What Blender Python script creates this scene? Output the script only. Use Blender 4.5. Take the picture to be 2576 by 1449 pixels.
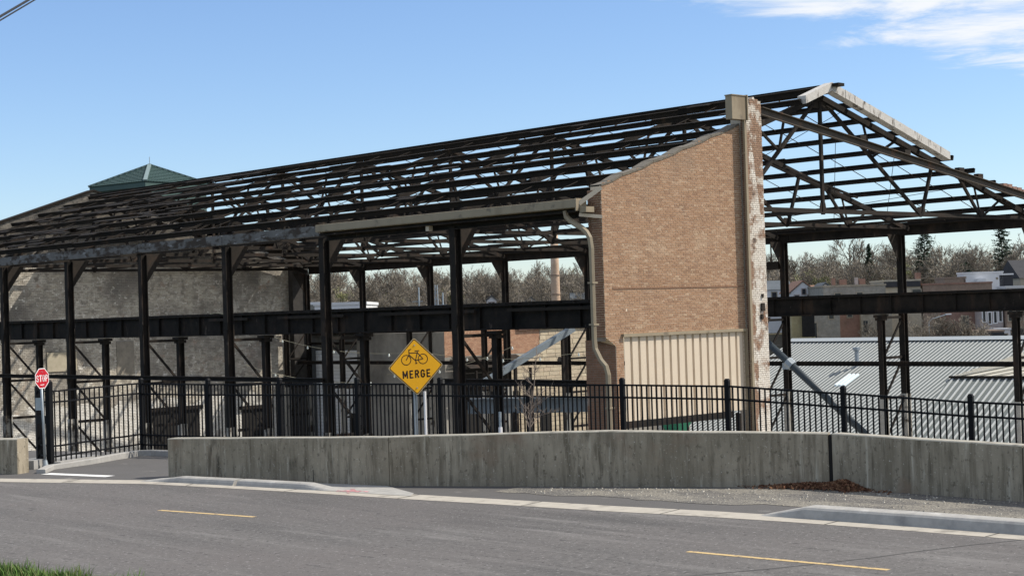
import bpy, math, random
from mathutils import Vector, Matrix
rad = math.radians
sc = bpy.context.scene
for o in list(bpy.data.objects):
    bpy.data.objects.remove(o)

# ------------------------------------------------------------------ camera
CAM = Vector((-34.2325, -32.5229, 3.4))
R_ = Vector((0.72845044, -0.68438354, -0.03129118)); U_ = Vector((0.01225311, -0.0326518, 0.99939168)); F_ = Vector((0.68498892, 0.72839072, 0.01539939))
cd = bpy.data.cameras.new('camera'); cam = bpy.data.objects.new('camera', cd); sc.collection.objects.link(cam)
cam.matrix_world = Matrix(((R_.x, U_.x, -F_.x, CAM.x), (R_.y, U_.y, -F_.y, CAM.y), (R_.z, U_.z, -F_.z, CAM.z), (0, 0, 0, 1)))
cd.sensor_width = 36; cd.lens = 36 * 4106.2 / 2576; cd.clip_start = .1; cd.clip_end = 4000
sc.camera = cam

# ------------------------------------------------------------------ sky, sun, exposure
SUN = Vector((.78, -.625)).normalized(); ELEV = rad(47)
w = bpy.data.worlds.new('World'); sc.world = w; w.use_nodes = True
nt = w.node_tree; nt.nodes.clear()
def nd(t, **k):
    n = nt.nodes.new(t)
    for a, b in k.items(): setattr(n, a, b)
    return n
out = nd('ShaderNodeOutputWorld'); bg = nd('ShaderNodeBackground'); bg.inputs[1].default_value = .125
sky = nd('ShaderNodeTexSky', sky_type='NISHITA', sun_disc=False, sun_elevation=ELEV, sun_rotation=math.atan2(SUN.x, SUN.y), air_density=1.0, dust_density=.15, ozone_density=2.4)
tc = nd('ShaderNodeTexCoord'); sep = nd('ShaderNodeSeparateXYZ'); nt.links.new(tc.outputs['Generated'], sep.inputs[0])
mx = nd('ShaderNodeMath', operation='MAXIMUM'); nt.links.new(sep.outputs[2], mx.inputs[0]); mx.inputs[1].default_value = .02
dv = []
for i in (0, 1):
    d = nd('ShaderNodeMath', operation='DIVIDE'); nt.links.new(sep.outputs[i], d.inputs[0]); nt.links.new(mx.outputs[0], d.inputs[1]); dv.append(d)
cmb = nd('ShaderNodeCombineXYZ'); nt.links.new(dv[0].outputs[0], cmb.inputs[0]); nt.links.new(dv[1].outputs[0], cmb.inputs[1])
ns = nd('ShaderNodeTexNoise'); ns.inputs['Scale'].default_value = 1.5; ns.inputs['Detail'].default_value = 9; ns.inputs['Roughness'].default_value = .62; ns.inputs['Distortion'].default_value = .5
nt.links.new(cmb.outputs[0], ns.inputs['Vector'])
# the cloud bank lies over the right of the view and on past it: distance to that side of the sky
dot = nd('ShaderNodeVectorMath', operation='DOT_PRODUCT'); nt.links.new(tc.outputs['Generated'], dot.inputs[0]); dot.inputs[1].default_value = (.40, -.35, 2.0)
mr = nd('ShaderNodeMapRange'); mr.inputs['From Min'].default_value = .375; mr.inputs['From Max'].default_value = .47; mr.inputs['To Min'].default_value = -.42; mr.inputs['To Max'].default_value = .12
nt.links.new(dot.outputs['Value'], mr.inputs['Value'])
ad = nd('ShaderNodeMath', operation='ADD'); nt.links.new(ns.outputs['Fac'], ad.inputs[0]); nt.links.new(mr.outputs[0], ad.inputs[1])
cr = nd('ShaderNodeMapRange', interpolation_type='SMOOTHSTEP'); cr.inputs['From Min'].default_value = .44; cr.inputs['From Max'].default_value = .72; nt.links.new(ad.outputs[0], cr.inputs['Value'])
tint = nd('ShaderNodeMix', data_type='RGBA', blend_type='MULTIPLY'); tint.inputs['Factor'].default_value = 1; nt.links.new(sky.outputs[0], tint.inputs['A']); tint.inputs['B'].default_value = (.735, .805, .945, 1)   # spring air: a little bluer than the model
mix = nd('ShaderNodeMix', data_type='RGBA'); nt.links.new(cr.outputs[0], mix.inputs['Factor']); nt.links.new(tint.outputs['Result'], mix.inputs['A']); mix.inputs['B'].default_value = (5.6, 5.8, 6.1, 1)
nt.links.new(mix.outputs['Result'], bg.inputs[0]); nt.links.new(bg.outputs[0], out.inputs[0])
sl = bpy.data.lights.new('sun', 'SUN'); sl.energy = 4.3; sl.angle = rad(.5); sl.color = (1, .93, .82)
so = bpy.data.objects.new('sun', sl); sc.collection.objects.link(so)
sv = Vector((SUN.x * math.cos(ELEV), SUN.y * math.cos(ELEV), math.sin(ELEV)))
so.rotation_euler = sv.to_track_quat('Z', 'Y').to_euler(); so.location = (0, -40, 60)
sc.view_settings.view_transform = 'Standard'; sc.view_settings.look = 'None'; sc.view_settings.gamma = 1; sc.view_settings.exposure = .40; sc.view_settings.use_curve_mapping = False
sc.render.engine = 'CYCLES'; sc.cycles.use_denoising = True
sc.cycles.max_bounces = 6; sc.cycles.transparent_max_bounces = 6

# ------------------------------------------------------------------ helpers
C = sc.collection
W = {}                                   # object name -> world location of its origin (no parent here is rotated)
def V(*a): return Vector(a)

class MB:
    def __init__(s): s.v = []; s.f = []; s.r = []
    def face(s, pts, r=0.):
        n = len(s.v); s.v += [tuple(p) for p in pts]; s.f.append(tuple(range(n, n + len(pts)))); s.r.append(r)
    def hexa(s, p, r=0., skip=()):       # p: 4 bottom, 4 top corners
        n = len(s.v); s.v += [tuple(q) for q in p]
        for k, q in enumerate(((3, 2, 1, 0), (4, 5, 6, 7), (0, 1, 5, 4), (1, 2, 6, 5), (2, 3, 7, 6), (3, 0, 4, 7))):
            if k in skip: continue
            s.f.append(tuple(n + i for i in q)); s.r.append(r)
        return s
    def box(s, c, d, ax=None, r=0.):
        c = Vector(c); X, Y, Z = ax or (V(1, 0, 0), V(0, 1, 0), V(0, 0, 1)); a, b, e = d[0] / 2, d[1] / 2, d[2] / 2
        return s.hexa([c + X * i * a + Y * j * b + Z * k * e for k in (-1, 1) for i, j in ((-1, -1), (1, -1), (1, 1), (-1, 1))], r)
    def beam(s, p0, p1, w_, h, up=(0, 0, 1), r=0.):
        p0, p1 = Vector(p0), Vector(p1); d = p1 - p0; L = d.length; d.normalize(); up = Vector(up)
        if abs(d.dot(up)) > .99: up = V(0, 1, 0)
        x = d.cross(up).normalized(); z = x.cross(d)
        return s.box((p0 + p1) / 2, (w_, L, h), (x, d, z), r)
    def hsec(s, p0, p1, dep, wid, t, up):  # I section, flanges normal to up
        p0, p1 = Vector(p0), Vector(p1); d = (p1 - p0).normalized(); u = Vector(up); u = (u - d * u.dot(d)).normalized()
        o = u * (dep / 2 - t / 2)
        s.beam(p0 + o, p1 + o, wid, t, u); s.beam(p0 - o, p1 - o, wid, t, u); s.beam(p0, p1, t * .8, dep - 2 * t, u); return s
    def tube(s, pts, rr, n=6, cap=True):
        pts = [Vector(p) for p in pts]; base = len(s.v); k = len(pts)
        if not hasattr(rr, '__len__'): rr = [rr] * k
        x = None
        for i, p in enumerate(pts):
            d = (pts[min(i + 1, k - 1)] - pts[max(i - 1, 0)]).normalized()
            if x is None: x = d.orthogonal().normalized()
            x = (x - d * x.dot(d)).normalized(); y = d.cross(x)
            for j in range(n):
                a = 2 * math.pi * j / n; s.v.append(tuple(p + (x * math.cos(a) + y * math.sin(a)) * rr[i]))
        for i in range(k - 1):
            for j in range(n):
                a = base + i * n; s.f.append((a + j, a + (j + 1) % n, a + n + (j + 1) % n, a + n + j)); s.r.append(0.)
        if cap:
            s.f.append(tuple(base + j for j in range(n))[::-1]); s.f.append(tuple(base + (k - 1) * n + j for j in range(n))); s.r += [0., 0.]
        return s
    def prism(s, poly, ext, r=0.):
        poly = [Vector(p) for p in poly]; ext = Vector(ext); n = len(poly); b = len(s.v)
        s.v += [tuple(p) for p in poly] + [tuple(p + ext) for p in poly]
        s.f += [tuple(range(b, b + n))[::-1], tuple(range(b + n, b + 2 * n))]; s.r += [r, r]
        for i in range(n): s.f.append((b + i, b + (i + 1) % n, b + n + (i + 1) % n, b + n + i)); s.r.append(r)
        return s
    def mesh(s, name, m=None, smooth=False, rnd=False):
        me = bpy.data.meshes.new(name); me.from_pydata(s.v, [], s.f)
        if m: me.materials.append(m)
        if smooth: me.polygons.foreach_set('use_smooth', [True] * len(s.f))
        if rnd:
            a = me.attributes.new('rnd', 'FLOAT', 'FACE'); a.data.foreach_set('value', s.r)
        me.update(); return me

def link(o, parent=None, origin=(0, 0, 0)):
    C.objects.link(o); o.location = origin; W[o.name] = Vector(origin)
    if parent is not None:
        o.parent = parent; o.matrix_parent_inverse = Matrix.Translation(-W[parent.name])
    return o
def ob(name, mb, m, parent=None, smooth=False, rnd=False, fix=True):
    me = mb.mesh(name, m, smooth, rnd) if isinstance(mb, MB) else mb
    if fix and isinstance(mb, MB):
        import bmesh
        b = bmesh.new(); b.from_mesh(me); bmesh.ops.recalc_face_normals(b, faces=b.faces); b.to_mesh(me); b.free()
    return link(bpy.data.objects.new(name, me), parent)
def tag(o, label=None, cat=None, group=None, kind=None):
    for k, v_ in (('label', label), ('category', cat), ('group', group), ('kind', kind)):
        if v_: o[k] = v_
    return o
def thing(name, label, cat, loc=(0, 0, 0), group=None):
    return tag(link(bpy.data.objects.new(name, None), None, loc), label, cat, group)
def put(name, me, parent, mat4, kind=None):      # a shared mesh placed by a world matrix under an unrotated parent
    o = bpy.data.objects.new(name, me); C.objects.link(o); o.parent = parent
    o.matrix_parent_inverse = Matrix.Translation(-W[parent.name]); o.matrix_basis = mat4; W[o.name] = mat4.translation.copy()
    return o
RH = V(.7284, -.6852, 0); FH = V(.6852, .7284, 0)
def site(r, d, z=0.): p = V(CAM.x, CAM.y, 0) + RH * r + FH * d; p.z = z; return p     # survey point: metres right of and beyond the viewpoint

# ------------------------------------------------------------------ materials
def mat(name, c1, c2=None, scale=3., rough=.85, bump=0., bscale=None, stains=(), stretch=(1, 1, 1), metal=0., spec=.3, rnd=None, objvar=0., detail=6, object_space=False):
    """c1..c2 mixed by noise, stains: (colour, scale, lo, hi, stretch), rnd: extra colours picked per piece"""
    m = bpy.data.materials.new(name); m.use_nodes = True; t = m.node_tree; N = t.nodes; L = t.links; bs = N['Principled BSDF']
    bs.inputs['Roughness'].default_value = rough; bs.inputs['Metallic'].default_value = metal; bs.inputs['Specular IOR Level'].default_value = spec
    if object_space: vec = N.new('ShaderNodeTexCoord').outputs['Object']
    else: vec = N.new('ShaderNodeNewGeometry').outputs['Position']
    def noise(sca, st, det=detail):
        mp = N.new('ShaderNodeMapping'); mp.inputs['Scale'].default_value = st; L.new(vec, mp.inputs[0])
        n = N.new('ShaderNodeTexNoise'); n.inputs['Scale'].default_value = sca; n.inputs['Detail'].default_value = det; n.inputs['Roughness'].default_value = .6
        L.new(mp.outputs[0], n.inputs['Vector']); return n.outputs['Fac']
    def mixc(f, a, b, lo=None, hi=None):
        if lo is not None:
            r = N.new('ShaderNodeMapRange'); r.inputs['From Min'].default_value = lo; r.inputs['From Max'].default_value = hi; L.new(f, r.inputs['Value']); f = r.outputs[0]
        x = N.new('ShaderNodeMix'); x.data_type = 'RGBA'; L.new(f, x.inputs['Factor'])
        for k, q in (('A', a), ('B', b)):
            if isinstance(q, tuple): x.inputs[k].default_value = (*q, 1)
            else: L.new(q, x.inputs[k])
        return x.outputs['Result']
    col = c1
    if rnd:
        at = N.new('ShaderNodeAttribute'); at.attribute_name = 'rnd'; oi = N.new('ShaderNodeObjectInfo')
        s_ = N.new('ShaderNodeMath'); s_.operation = 'ADD'; L.new(at.outputs['Fac'], s_.inputs[0]); L.new(oi.outputs['Random'], s_.inputs[1])
        fr = N.new('ShaderNodeMath'); fr.operation = 'FRACT'; L.new(s_.outputs[0], fr.inputs[0])
        rp = N.new('ShaderNodeValToRGB'); rp.color_ramp.interpolation = 'CONSTANT'
        cols = [c1] + list(rnd)
        while len(rp.color_ramp.elements) < len(cols): rp.color_ramp.elements.new(.5)
        for i, q in enumerate(cols): rp.color_ramp.elements[i].position = i / len(cols); rp.color_ramp.elements[i].color = (*q, 1)
        L.new(fr.outputs[0], rp.inputs[0]); col = rp.outputs[0]
    fine = noise(scale, stretch)
    if c2: col = mixc(fine, col, c2, .3, .7)
    for q in stains:
        sc_, lo, hi = q[1], q[2], q[3]; st = q[4] if len(q) > 4 else (1, 1, 1)
        col = mixc(noise(sc_, st, 5), col, q[0], lo, hi)
    if objvar:
        oi = N.new('ShaderNodeObjectInfo'); hs = N.new('ShaderNodeHueSaturation'); r = N.new('ShaderNodeMapRange'); r.inputs['To Min'].default_value = 1 - objvar; r.inputs['To Max'].default_value = 1 + objvar
        L.new(oi.outputs['Random'], r.inputs['Value']); L.new(r.outputs[0], hs.inputs['Value'])
        if isinstance(col, tuple): hs.inputs['Color'].default_value = (*col, 1)
        else: L.new(col, hs.inputs['Color'])
        col = hs.outputs[0]
    if isinstance(col, tuple): bs.inputs['Base Color'].default_value = (*col, 1)
    else: L.new(col, bs.inputs['Base Color'])
    if bump:
        b = N.new('ShaderNodeBump'); b.inputs['Strength'].default_value = 1; b.inputs['Distance'].default_value = bump
        L.new(noise(bscale, (1, 1, 1)) if bscale else fine, b.inputs['Height']); L.new(b.outputs[0], bs.inputs['Normal'])
    return m
M = {}
M['steel'] = mat('black_steel', (.014, .0128, .0117), (.027, .022, .0185), 2.5, .8, .004, 20, stains=[((.045, .031, .023), 1.6, .55, .70, (1, 1, .35)), ((.075, .06, .05), 3.5, .64, .72, (1, 1, .4)), ((.008, .0075, .007), .8, .55, .7)], spec=.12)
M['steel2'] = mat('brown_steel', (.020, .017, .014), (.034, .027, .022), 3, .8, .003, 25, stains=[((.05, .03, .02), 1.5, .57, .72)], spec=.15)
M['timber'] = mat('charred_timber', (.010, .009, .008), (.022, .017, .013), 2, .9, .008, 12, stains=[((.05, .032, .02), .9, .6, .75)], spec=.15)
M['peel'] = mat('peeling_grey_paint', (.10, .097, .094), (.15, .148, .145), 2, .8, .004, 15, stains=[((.04, .03, .023), 1.5, .46, .56, (1, 1, 2.5)), ((.24, .24, .245), 3, .60, .68, (1, .5, 2))])
M['whitepaint'] = mat('old_white_paint', (.42, .40, .37), (.55, .53, .50), 4, .85, .006, 14, stains=[((.12, .10, .085), 3.5, .56, .66, (1, 1, .5))])
M['basepaint'] = mat('column_base_paint', (.30, .28, .24), (.40, .38, .34), 3, .85, .004, 14, stains=[((.05, .04, .03), 1.6, .52, .62)])
M['tan'] = mat('tan_sheet_metal', (.55, .465, .36), (.59, .50, .39), 1.2, .55, stains=[((.54, .455, .35), .8, .5, .8, (3, 3, .4)), ((.36, .30, .235), 2.2, .64, .74, (2, 2, .25))], spec=.35)
M['tan2'] = mat('dull_tan_metal', (.25, .205, .142), (.285, .237, .165), 2, .6, stains=[((.14, .115, .085), 2.2, .60, .72), ((.19, .15, .10), .9, .55, .7, (1, 1, .4))])
M['brick'] = mat('brown_brick', (.35, .212, .125), (.30, .18, .108), 9, .9, .004, 60, rnd=[(.365, .225, .138), (.30, .175, .105), (.385, .245, .155), (.345, .205, .122), (.325, .19, .115), (.27, .155, .095), (.365, .215, .13), (.45, .325, .22), (.225, .125, .078), (.395, .26, .17)], stains=[((.24, .165, .115), .33, .56, .78), ((.45, .33, .225), .5, .58, .78), ((.36, .235, .155), .8, .6, .78), ((.15, .105, .08), 1.6, .66, .76, (1, 1, .35))])
M['mortar'] = mat('mortar', (.58, .475, .355), (.64, .53, .41), 8, .95, .004, 50, stains=[((.25, .2, .15), .6, .55, .8)])
M['pierbrick'] = mat('whitewashed_brick', (.27, .155, .095), (.22, .13, .085), 9, .9, .004, 60, rnd=[(.33, .2, .13), (.2, .11, .07), (.30, .17, .1)], stains=[((.62, .57, .50), 1.5, .36, .50), ((.70, .66, .6), 6, .57, .63), ((.24, .16, .11), 2.6, .62, .68), ((.10, .08, .07), 2.6, .66, .72)])
M['piermortar'] = mat('pale_mortar', (.50, .45, .38), (.40, .34, .28), 5, .95, .004, 40)
M['farbrick'] = mat('sooty_cream_brick', (.54, .50, .42), (.47, .43, .36), 2.5, .92, .004, 40, rnd=[(.66, .62, .53), (.33, .30, .25), (.58, .53, .44), (.26, .235, .2), (.48, .42, .335)], stains=[((.20, .185, .165), .22, .46, .66), ((.30, .17, .13), .33, .60, .72), ((.70, .66, .58), .6, .58, .70), ((.12, .11, .10), .5, .60, .72, (.6, 1, 1)), ((.24, .215, .18), 2.4, .52, .64), ((.72, .69, .62), 3.4, .60, .68), ((.36, .27, .21), 1.4, .62, .72)])
M['farmortar'] = mat('grey_mortar', (.34, .32, .28), (.28, .26, .23), 3, .95, stains=[((.10, .09, .08), .22, .46, .66)])
M['block'] = mat('white_painted_block', (.84, .84, .83), (.74, .745, .74), .9, .9, .004, 12, stains=[((.40, .37, .34), .7, .60, .74, (1, 1, .6))])
M['wingbrick'] = mat('orange_brick', (.42, .24, .15), (.36, .2, .125), 6, .9, .004, 40, rnd=[(.5, .31, .2), (.34, .18, .11), (.46, .28, .18)])
M['stone'] = mat('cream_stone', (.52, .44, .31), (.42, .35, .25), 3, .9, .02, 9, rnd=[(.58, .5, .36), (.45, .38, .28), (.50, .40, .29), (.40, .33, .24)])
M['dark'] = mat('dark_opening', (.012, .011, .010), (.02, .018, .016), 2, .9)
M['conc'] = mat('weathered_concrete', (.365, .318, .242), (.295, .256, .194), 5, .92, .005, 30, stains=[((.24, .208, .155), .55, .40, .62), ((.19, .163, .12), 3.0, .46, .66, (2.0, 2.0, .2)), ((.125, .107, .078), 4.2, .54, .70, (1.8, 1.8, .22)), ((.46, .42, .34), 4.0, .60, .76, (2.2, 2.2, .2)), ((.14, .12, .09), 12, .58, .70, (1, 1, .7)), ((.50, .46, .39), 24, .63, .71), ((.08, .07, .052), 1.7, .62, .74, (1.7, 1.7, .5)), ((.23, .165, .115), .7, .60, .76)], spec=.15)
M['conccap'] = mat('concrete_cap', (.36, .34, .29), (.27, .255, .215), 6, .92, .003, 30, stains=[((.14, .13, .11), 4, .56, .7)])
M['curb'] = mat('curb_concrete', (.36, .35, .33), (.27, .264, .252), 5, .9, .003, 40, stains=[((.22, .215, .21), 2.2, .6, .75), ((.44, .43, .41), 3, .6, .75)], spec=.15)
M['gutterpan'] = mat('gutter_concrete', (.40, .37, .32), (.32, .295, .255), 4, .9, .002, 40, stains=[((.19, .175, .155), 2, .56, .72)], spec=.2)
M['asphalt'] = mat('grey_asphalt', (.138, .131, .127), (.092, .088, .086), 9, .9, .006, 90, stains=[((.080, .077, .076), .9, .46, .66, (.8, .07, 1)), ((.165, .158, .153), 1.7, .54, .70, (1.2, .10, 1)), ((.118, .109, .106), .25, .4, .7), ((.070, .068, .067), 4.5, .60, .72, (1.2, .2, 1)), ((.24, .235, .23), 15, .60, .67), ((.03, .029, .029), 13, .61, .67), ((.32, .31, .30), 34, .65, .71), ((.055, .053, .053), 6, .63, .71, (1, .6, 1))], spec=.2, detail=2)
M['path'] = mat('path_asphalt', (.115, .11, .107), (.08, .077, .076), 40, .9, .004, 90, stains=[((.085, .082, .08), .6, .5, .7), ((.21, .20, .185), 1.3, .62, .76)], spec=.2, detail=3)
M['gravel'] = mat('gravelly_asphalt', (.27, .25, .21), (.105, .10, .094), 22, .95, .012, 60, stains=[((.115, .11, .104), 1.1, .44, .56, (1.4, .5, 1)), ((.42, .39, .33), 30, .58, .66), ((.05, .048, .045), 11, .58, .68)], spec=.15, detail=4)
M['yellow'] = mat('yellow_line_paint', (.52, .38, .18), (.44, .32, .155), 30, .8, stains=[((.17, .14, .11), 9, .54, .64)])
M['whiteline'] = mat('white_line_paint', (.72, .72, .70), (.6, .6, .59), 20, .8, stains=[((.3, .29, .28), 12, .64, .7)])
M['pink'] = mat('pink_marking_paint', (.62, .22, .25), (.45, .30, .29), 12, .8)
M['seam'] = mat('sealed_seam', (.05, .05, .05), (.07, .068, .066), 8, .8)
M['fence'] = mat('black_fence_paint', (.006, .0065, .008), None, 3, .6, spec=.12)
M['galv'] = mat('galvanised_steel', (.36, .40, .43), (.28, .32, .35), 9, .45, metal=.4)
M['signy'] = mat('sign_yellow', (.78, .39, .008), (.72, .35, .007), 1.5, .45)
M['signk'] = mat('sign_black', (.028, .012, .008), None, 2, .5)
M['signr'] = mat('sign_red', (.43, .012, .024), None, 2, .45)
M['signw'] = mat('sign_white', (.78, .76, .76), None, 2, .45)
M['signb'] = mat('sign_edge', (.40, .33, .2), None, 2, .5)
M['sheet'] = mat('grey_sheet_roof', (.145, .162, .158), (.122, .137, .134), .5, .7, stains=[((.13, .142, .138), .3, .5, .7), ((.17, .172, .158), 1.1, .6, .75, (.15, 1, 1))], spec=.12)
M['rib'] = mat('roof_rib', (.40, .415, .41), (.35, .362, .356), .7, .7, spec=.15)  # same metal as the sheet; sunlight on the ribs put into a paler colour
M['cream'] = mat('cream_roof', (.62, .585, .485), (.55, .52, .425), .8, .55)
M['skylight'] = mat('skylight_panel', (.75, .85, .9), None, 2, .3)
M['blue'] = mat('blue_grey_steel', (.17, .20, .225), (.12, .145, .165), 1.5, .5, stains=[((.09, .095, .10), 1.2, .56, .7)])
M['pipe'] = mat('dark_blue_pipe', (.045, .060, .070), (.035, .045, .054), 2, .45)
M['green'] = mat('green_hopper', (.02, .22, .12), (.015, .17, .10), 3, .5)
M['greenroof'] = mat('green_tile_roof', (.045, .085, .080), (.035, .068, .065), 1.5, .6, spec=.3)
M['greenwall'] = mat('green_fascia', (.055, .095, .088), (.045, .08, .075), .6, .7)
M['soil'] = mat('yard_ground', (.13, .115, .09), (.09, .08, .065), .6, .95, stains=[((.16, .15, .13), .2, .5, .7)])
M['hill'] = mat('hillside_litter', (.085, .072, .052), (.055, .052, .036), .08, 1, stains=[((.06, .07, .035), .05, .52, .66), ((.12, .10, .08), .4, .55, .7)], spec=.05)
M['bark'] = mat('bare_bark', (.22, .195, .175), (.165, .145, .13), .7, .95, objvar=.3, spec=.05)
M['twig'] = mat('bare_twigs', (.27, .235, .19), (.20, .175, .14), .5, .95, objvar=.3, spec=.05)
M['bud'] = mat('budding_twigs', (.24, .25, .11), (.25, .235, .15), .4, .95, objvar=.2, spec=.05)
M['needle'] = mat('dark_needles', (.022, .038, .024), (.035, .055, .032), .8, .9, objvar=.15, spec=.1)
M['sapbark'] = mat('sapling_bark', (.20, .16, .13), (.13, .105, .088), 12, .9)
M['grass'] = mat('verge_grass', (.085, .16, .03), (.05, .11, .02), 3, .8, rnd=[(.12, .20, .04), (.10, .13, .035), (.06, .12, .02), (.10, .17, .03), (.27, .23, .11)])
M['leaf'] = mat('dry_leaves', (.16, .075, .04), (.12, .055, .03), 9, .9, rnd=[(.28, .15, .08), (.10, .045, .026), (.36, .22, .12), (.2, .09, .05), (.13, .06, .035)])
M['bulb'] = mat('bulb_glass', (.62, .66, .62), None, 2, .15)
M['wire'] = mat('pale_wire', (.34, .31, .22), None, 2, .8)
M['cable'] = mat('black_cable', (.012, .012, .014), None, 2, .6)
M['wood'] = mat('weathered_board', (.20, .17, .12), (.15, .125, .09), 5, .9)
M['glass'] = mat('dark_glass', (.02, .023, .028), None, 2, .15, spec=.5)
M['white'] = mat('white_siding', (.66, .66, .66), (.58, .58, .59), .5, .7, stains=[((.5, .5, .5), 2, .55, .7, (.2, .2, 5))])
M['shingle_b'] = mat('blue_grey_shingles', (.10, .115, .13), (.075, .088, .10), 1, .9)
M['shingle_r'] = mat('brown_shingles', (.23, .13, .09), (.18, .10, .07), 1, .9)
M['shingle_k'] = mat('charcoal_shingles', (.035, .036, .04), (.05, .05, .055), 1, .9)
def town(name, a, b, c): return mat(name, a, b, 2.2, .95, .05, 3, stains=[(c, .7, .55, .72), (tuple(q * .6 for q in a), .35, .55, .75)])  # distance haze put into the town colours by setting them lighter
M['t_stone'] = town('grey_town_stone', (.29, .275, .24), (.21, .20, .175), (.36, .345, .31))
M['t_stone2'] = town('buff_town_stone', (.34, .30, .235), (.25, .22, .17), (.41, .37, .30))
M['t_red'] = town('red_town_brick', (.28, .17, .13), (.22, .13, .10), (.34, .23, .18))
M['t_brown'] = town('brown_town_brick', (.27, .20, .155), (.21, .155, .12), (.33, .26, .21))
M['t_yellow'] = town('yellow_town_stone', (.40, .33, .18), (.30, .25, .14), (.46, .4, .25))
M['t_pale'] = town('pale_town_brick', (.42, .36, .33), (.33, .28, .26), (.5, .45, .42))
M['t_beige'] = town('beige_town_wall', (.44, .39, .30), (.36, .32, .25), (.5, .45, .36))

# ------------------------------------------------------------------ ground, road, paths
def strip(polyA, polyB, zA, zB):
    mb = MB()
    for i in range(len(polyA) - 1):
        a0, a1, b0, b1 = polyA[i], polyA[i + 1], polyB[i], polyB[i + 1]
        mb.face([(*a0, zA), (*a1, zA), (*b1, zB), (*b0, zB)])
    return mb
def lerp(a, b, t): return a + (b - a) * t
def densify(pts, step=1.):
    o_ = [pts[0]]
    for a, b in zip(pts, pts[1:]):
        n = max(1, int(math.dist(a, b) / step))
        o_ += [(lerp(a[0], b[0], i / n), lerp(a[1], b[1], i / n)) for i in range(1, n + 1)]
    return o_
GUT = [(-45, 60), (-23.2, 14), (-17.67, 1.93), (-16.07, -1.64), (-15.62, -4.0), (-15.17, -6.73), (-14.91, -8.67), (-14.52, -11.0), (-14.21, -13.15), (-13.85, -15.0), (-13.60, -16.9), (-13.45, -18.9), (-13.38, -20.65), (-13.3, -24), (-13.3, -70)]
def offset(pts, d):
    o_ = []
    for i, p in enumerate(pts):
        a = Vector(pts[max(i - 1, 0)]); b = Vector(pts[min(i + 1, len(pts) - 1)]); t = (b - a).normalized(); n = Vector((-t.y, t.x))
        q = Vector(p) + n * d; o_.append((q.x, q.y))
    return o_
NEAR = [(-58, 60), (-33, 14), (-26.9, 1.9), (-25.2, -3), (-24.6, -6), (-24.25, -9), (-24.12, -10.5), (-24.0, -12), (-23.75, -14), (-23.2, -17), (-23.0, -20), (-22.9, -24), (-22.8, -30), (-22.8, -36), (-22.8, -70)]
road = tag(ob('road', strip(NEAR[:15], GUT, 0., 0.), M['asphalt']), 'worn grey asphalt road running past the mill', 'road', kind='structure')
FENCE = [(-16.2, 16.5), (-11.88, 5.66), (-11.32, 3.31), (-10.75, .96), (-10.18, -1.42), (-9.61, -3.81), (-9.04, -6.16), (-8.48, -8.50), (-7.90, -10.92), (-7.31, -13.38), (-6.72, -15.86), (-6.14, -18.3), (-5.56, -20.75)]
EDGE = [(-40, 60), (-19.0, 22), (-14.2, 13.5), (-12.0, 7.2), (-11.0, 4.2), (-9.9, -.3), (-8.8, -5.0), (-7.7, -9.7), (-6.7, -13.8), (-5.2, -20.6), (-4.5, -26), (-3, -70)]
mb = MB(); ew = [(-70, 60)] + EDGE + [(-70, -70)]
mb.prism([(x, y, -5.2) for x, y in ew], (0, 0, 5.17)); tag(ob('embankment', mb, M['soil']), 'earth embankment that carries the street above the mill yard', 'ground', kind='structure')
gi = offset(GUT, .62)
EDGE15 = []
for i in range(15):
    t = i / 14 * (len(EDGE) - 1); k = min(int(t), len(EDGE) - 2); EDGE15.append((lerp(EDGE[k][0], EDGE[k + 1][0], t - k), lerp(EDGE[k][1], EDGE[k + 1][1], t - k)))
ped = MB(); poly = [(x, y, .0) for x, y in gi] + [(x, y, 0.) for x, y in reversed(EDGE)]
ped.face(poly); tag(ob('path', ped, M['path']), 'asphalt path between the street and the black fence', 'path', kind='structure')
gp = tag(ob('gutter_pan', strip(GUT, gi, .004, .010), M['gutterpan']), 'pale concrete gutter strip along the road edge', 'gutter', kind='structure')
gd_ = densify(GUT, .5); gi_ = densify(gi, .5)
for y in [6.2 - 2.95 * k for k in range(12)]:
    a = min(gd_, key=lambda p: abs(p[1] - y)); b = min(gi_, key=lambda p: abs(p[1] - y - .12)); mb = MB(); d = (Vector((*b, 0)) - Vector((*a, 0))).normalized(); n_ = V(-d.y, d.x, 0) * .012; p, q = V(*a, .0075), V(*b, .0135); mb.face([p - n_, q - n_, q + n_, p + n_]); ob('joint', mb, M['seam'], gp)
# gravel shoulder in front of the wall, ragged edge
random.seed(4)
WALL = [(-15.0, -.75), (-13.54, -6.74), (-9.33, -14.48), (-9.52, -18.49), (-9.9, -26)]
A_ = densify([(-13.0, -9.4), (-12.75, -12.0), (-12.2, -15.0), (-12.0, -17), (-12.0, -21), (-12.1, -28)], .35); A_ = [(x + random.uniform(-.22, .22), y) for x, y in A_]
B_ = densify([(-12.35, -9.3), (-10.9, -12.0), (-9.45, -14.5), (-9.58, -17), (-9.7, -21), (-9.95, -28)], .35)
n = min(len(A_), len(B_)); A_ = [A_[int(i * (len(A_) - 1) / (n - 1))] for i in range(n)]; B_ = [B_[int(i * (len(B_) - 1) / (n - 1))] for i in range(n)]
tag(ob('gravel_shoulder', strip(A_, B_, .006, .008), M['gravel']), 'pale gravelly shoulder in front of the right-hand concrete wall', 'shoulder', kind='structure')
pb = MB()
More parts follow.
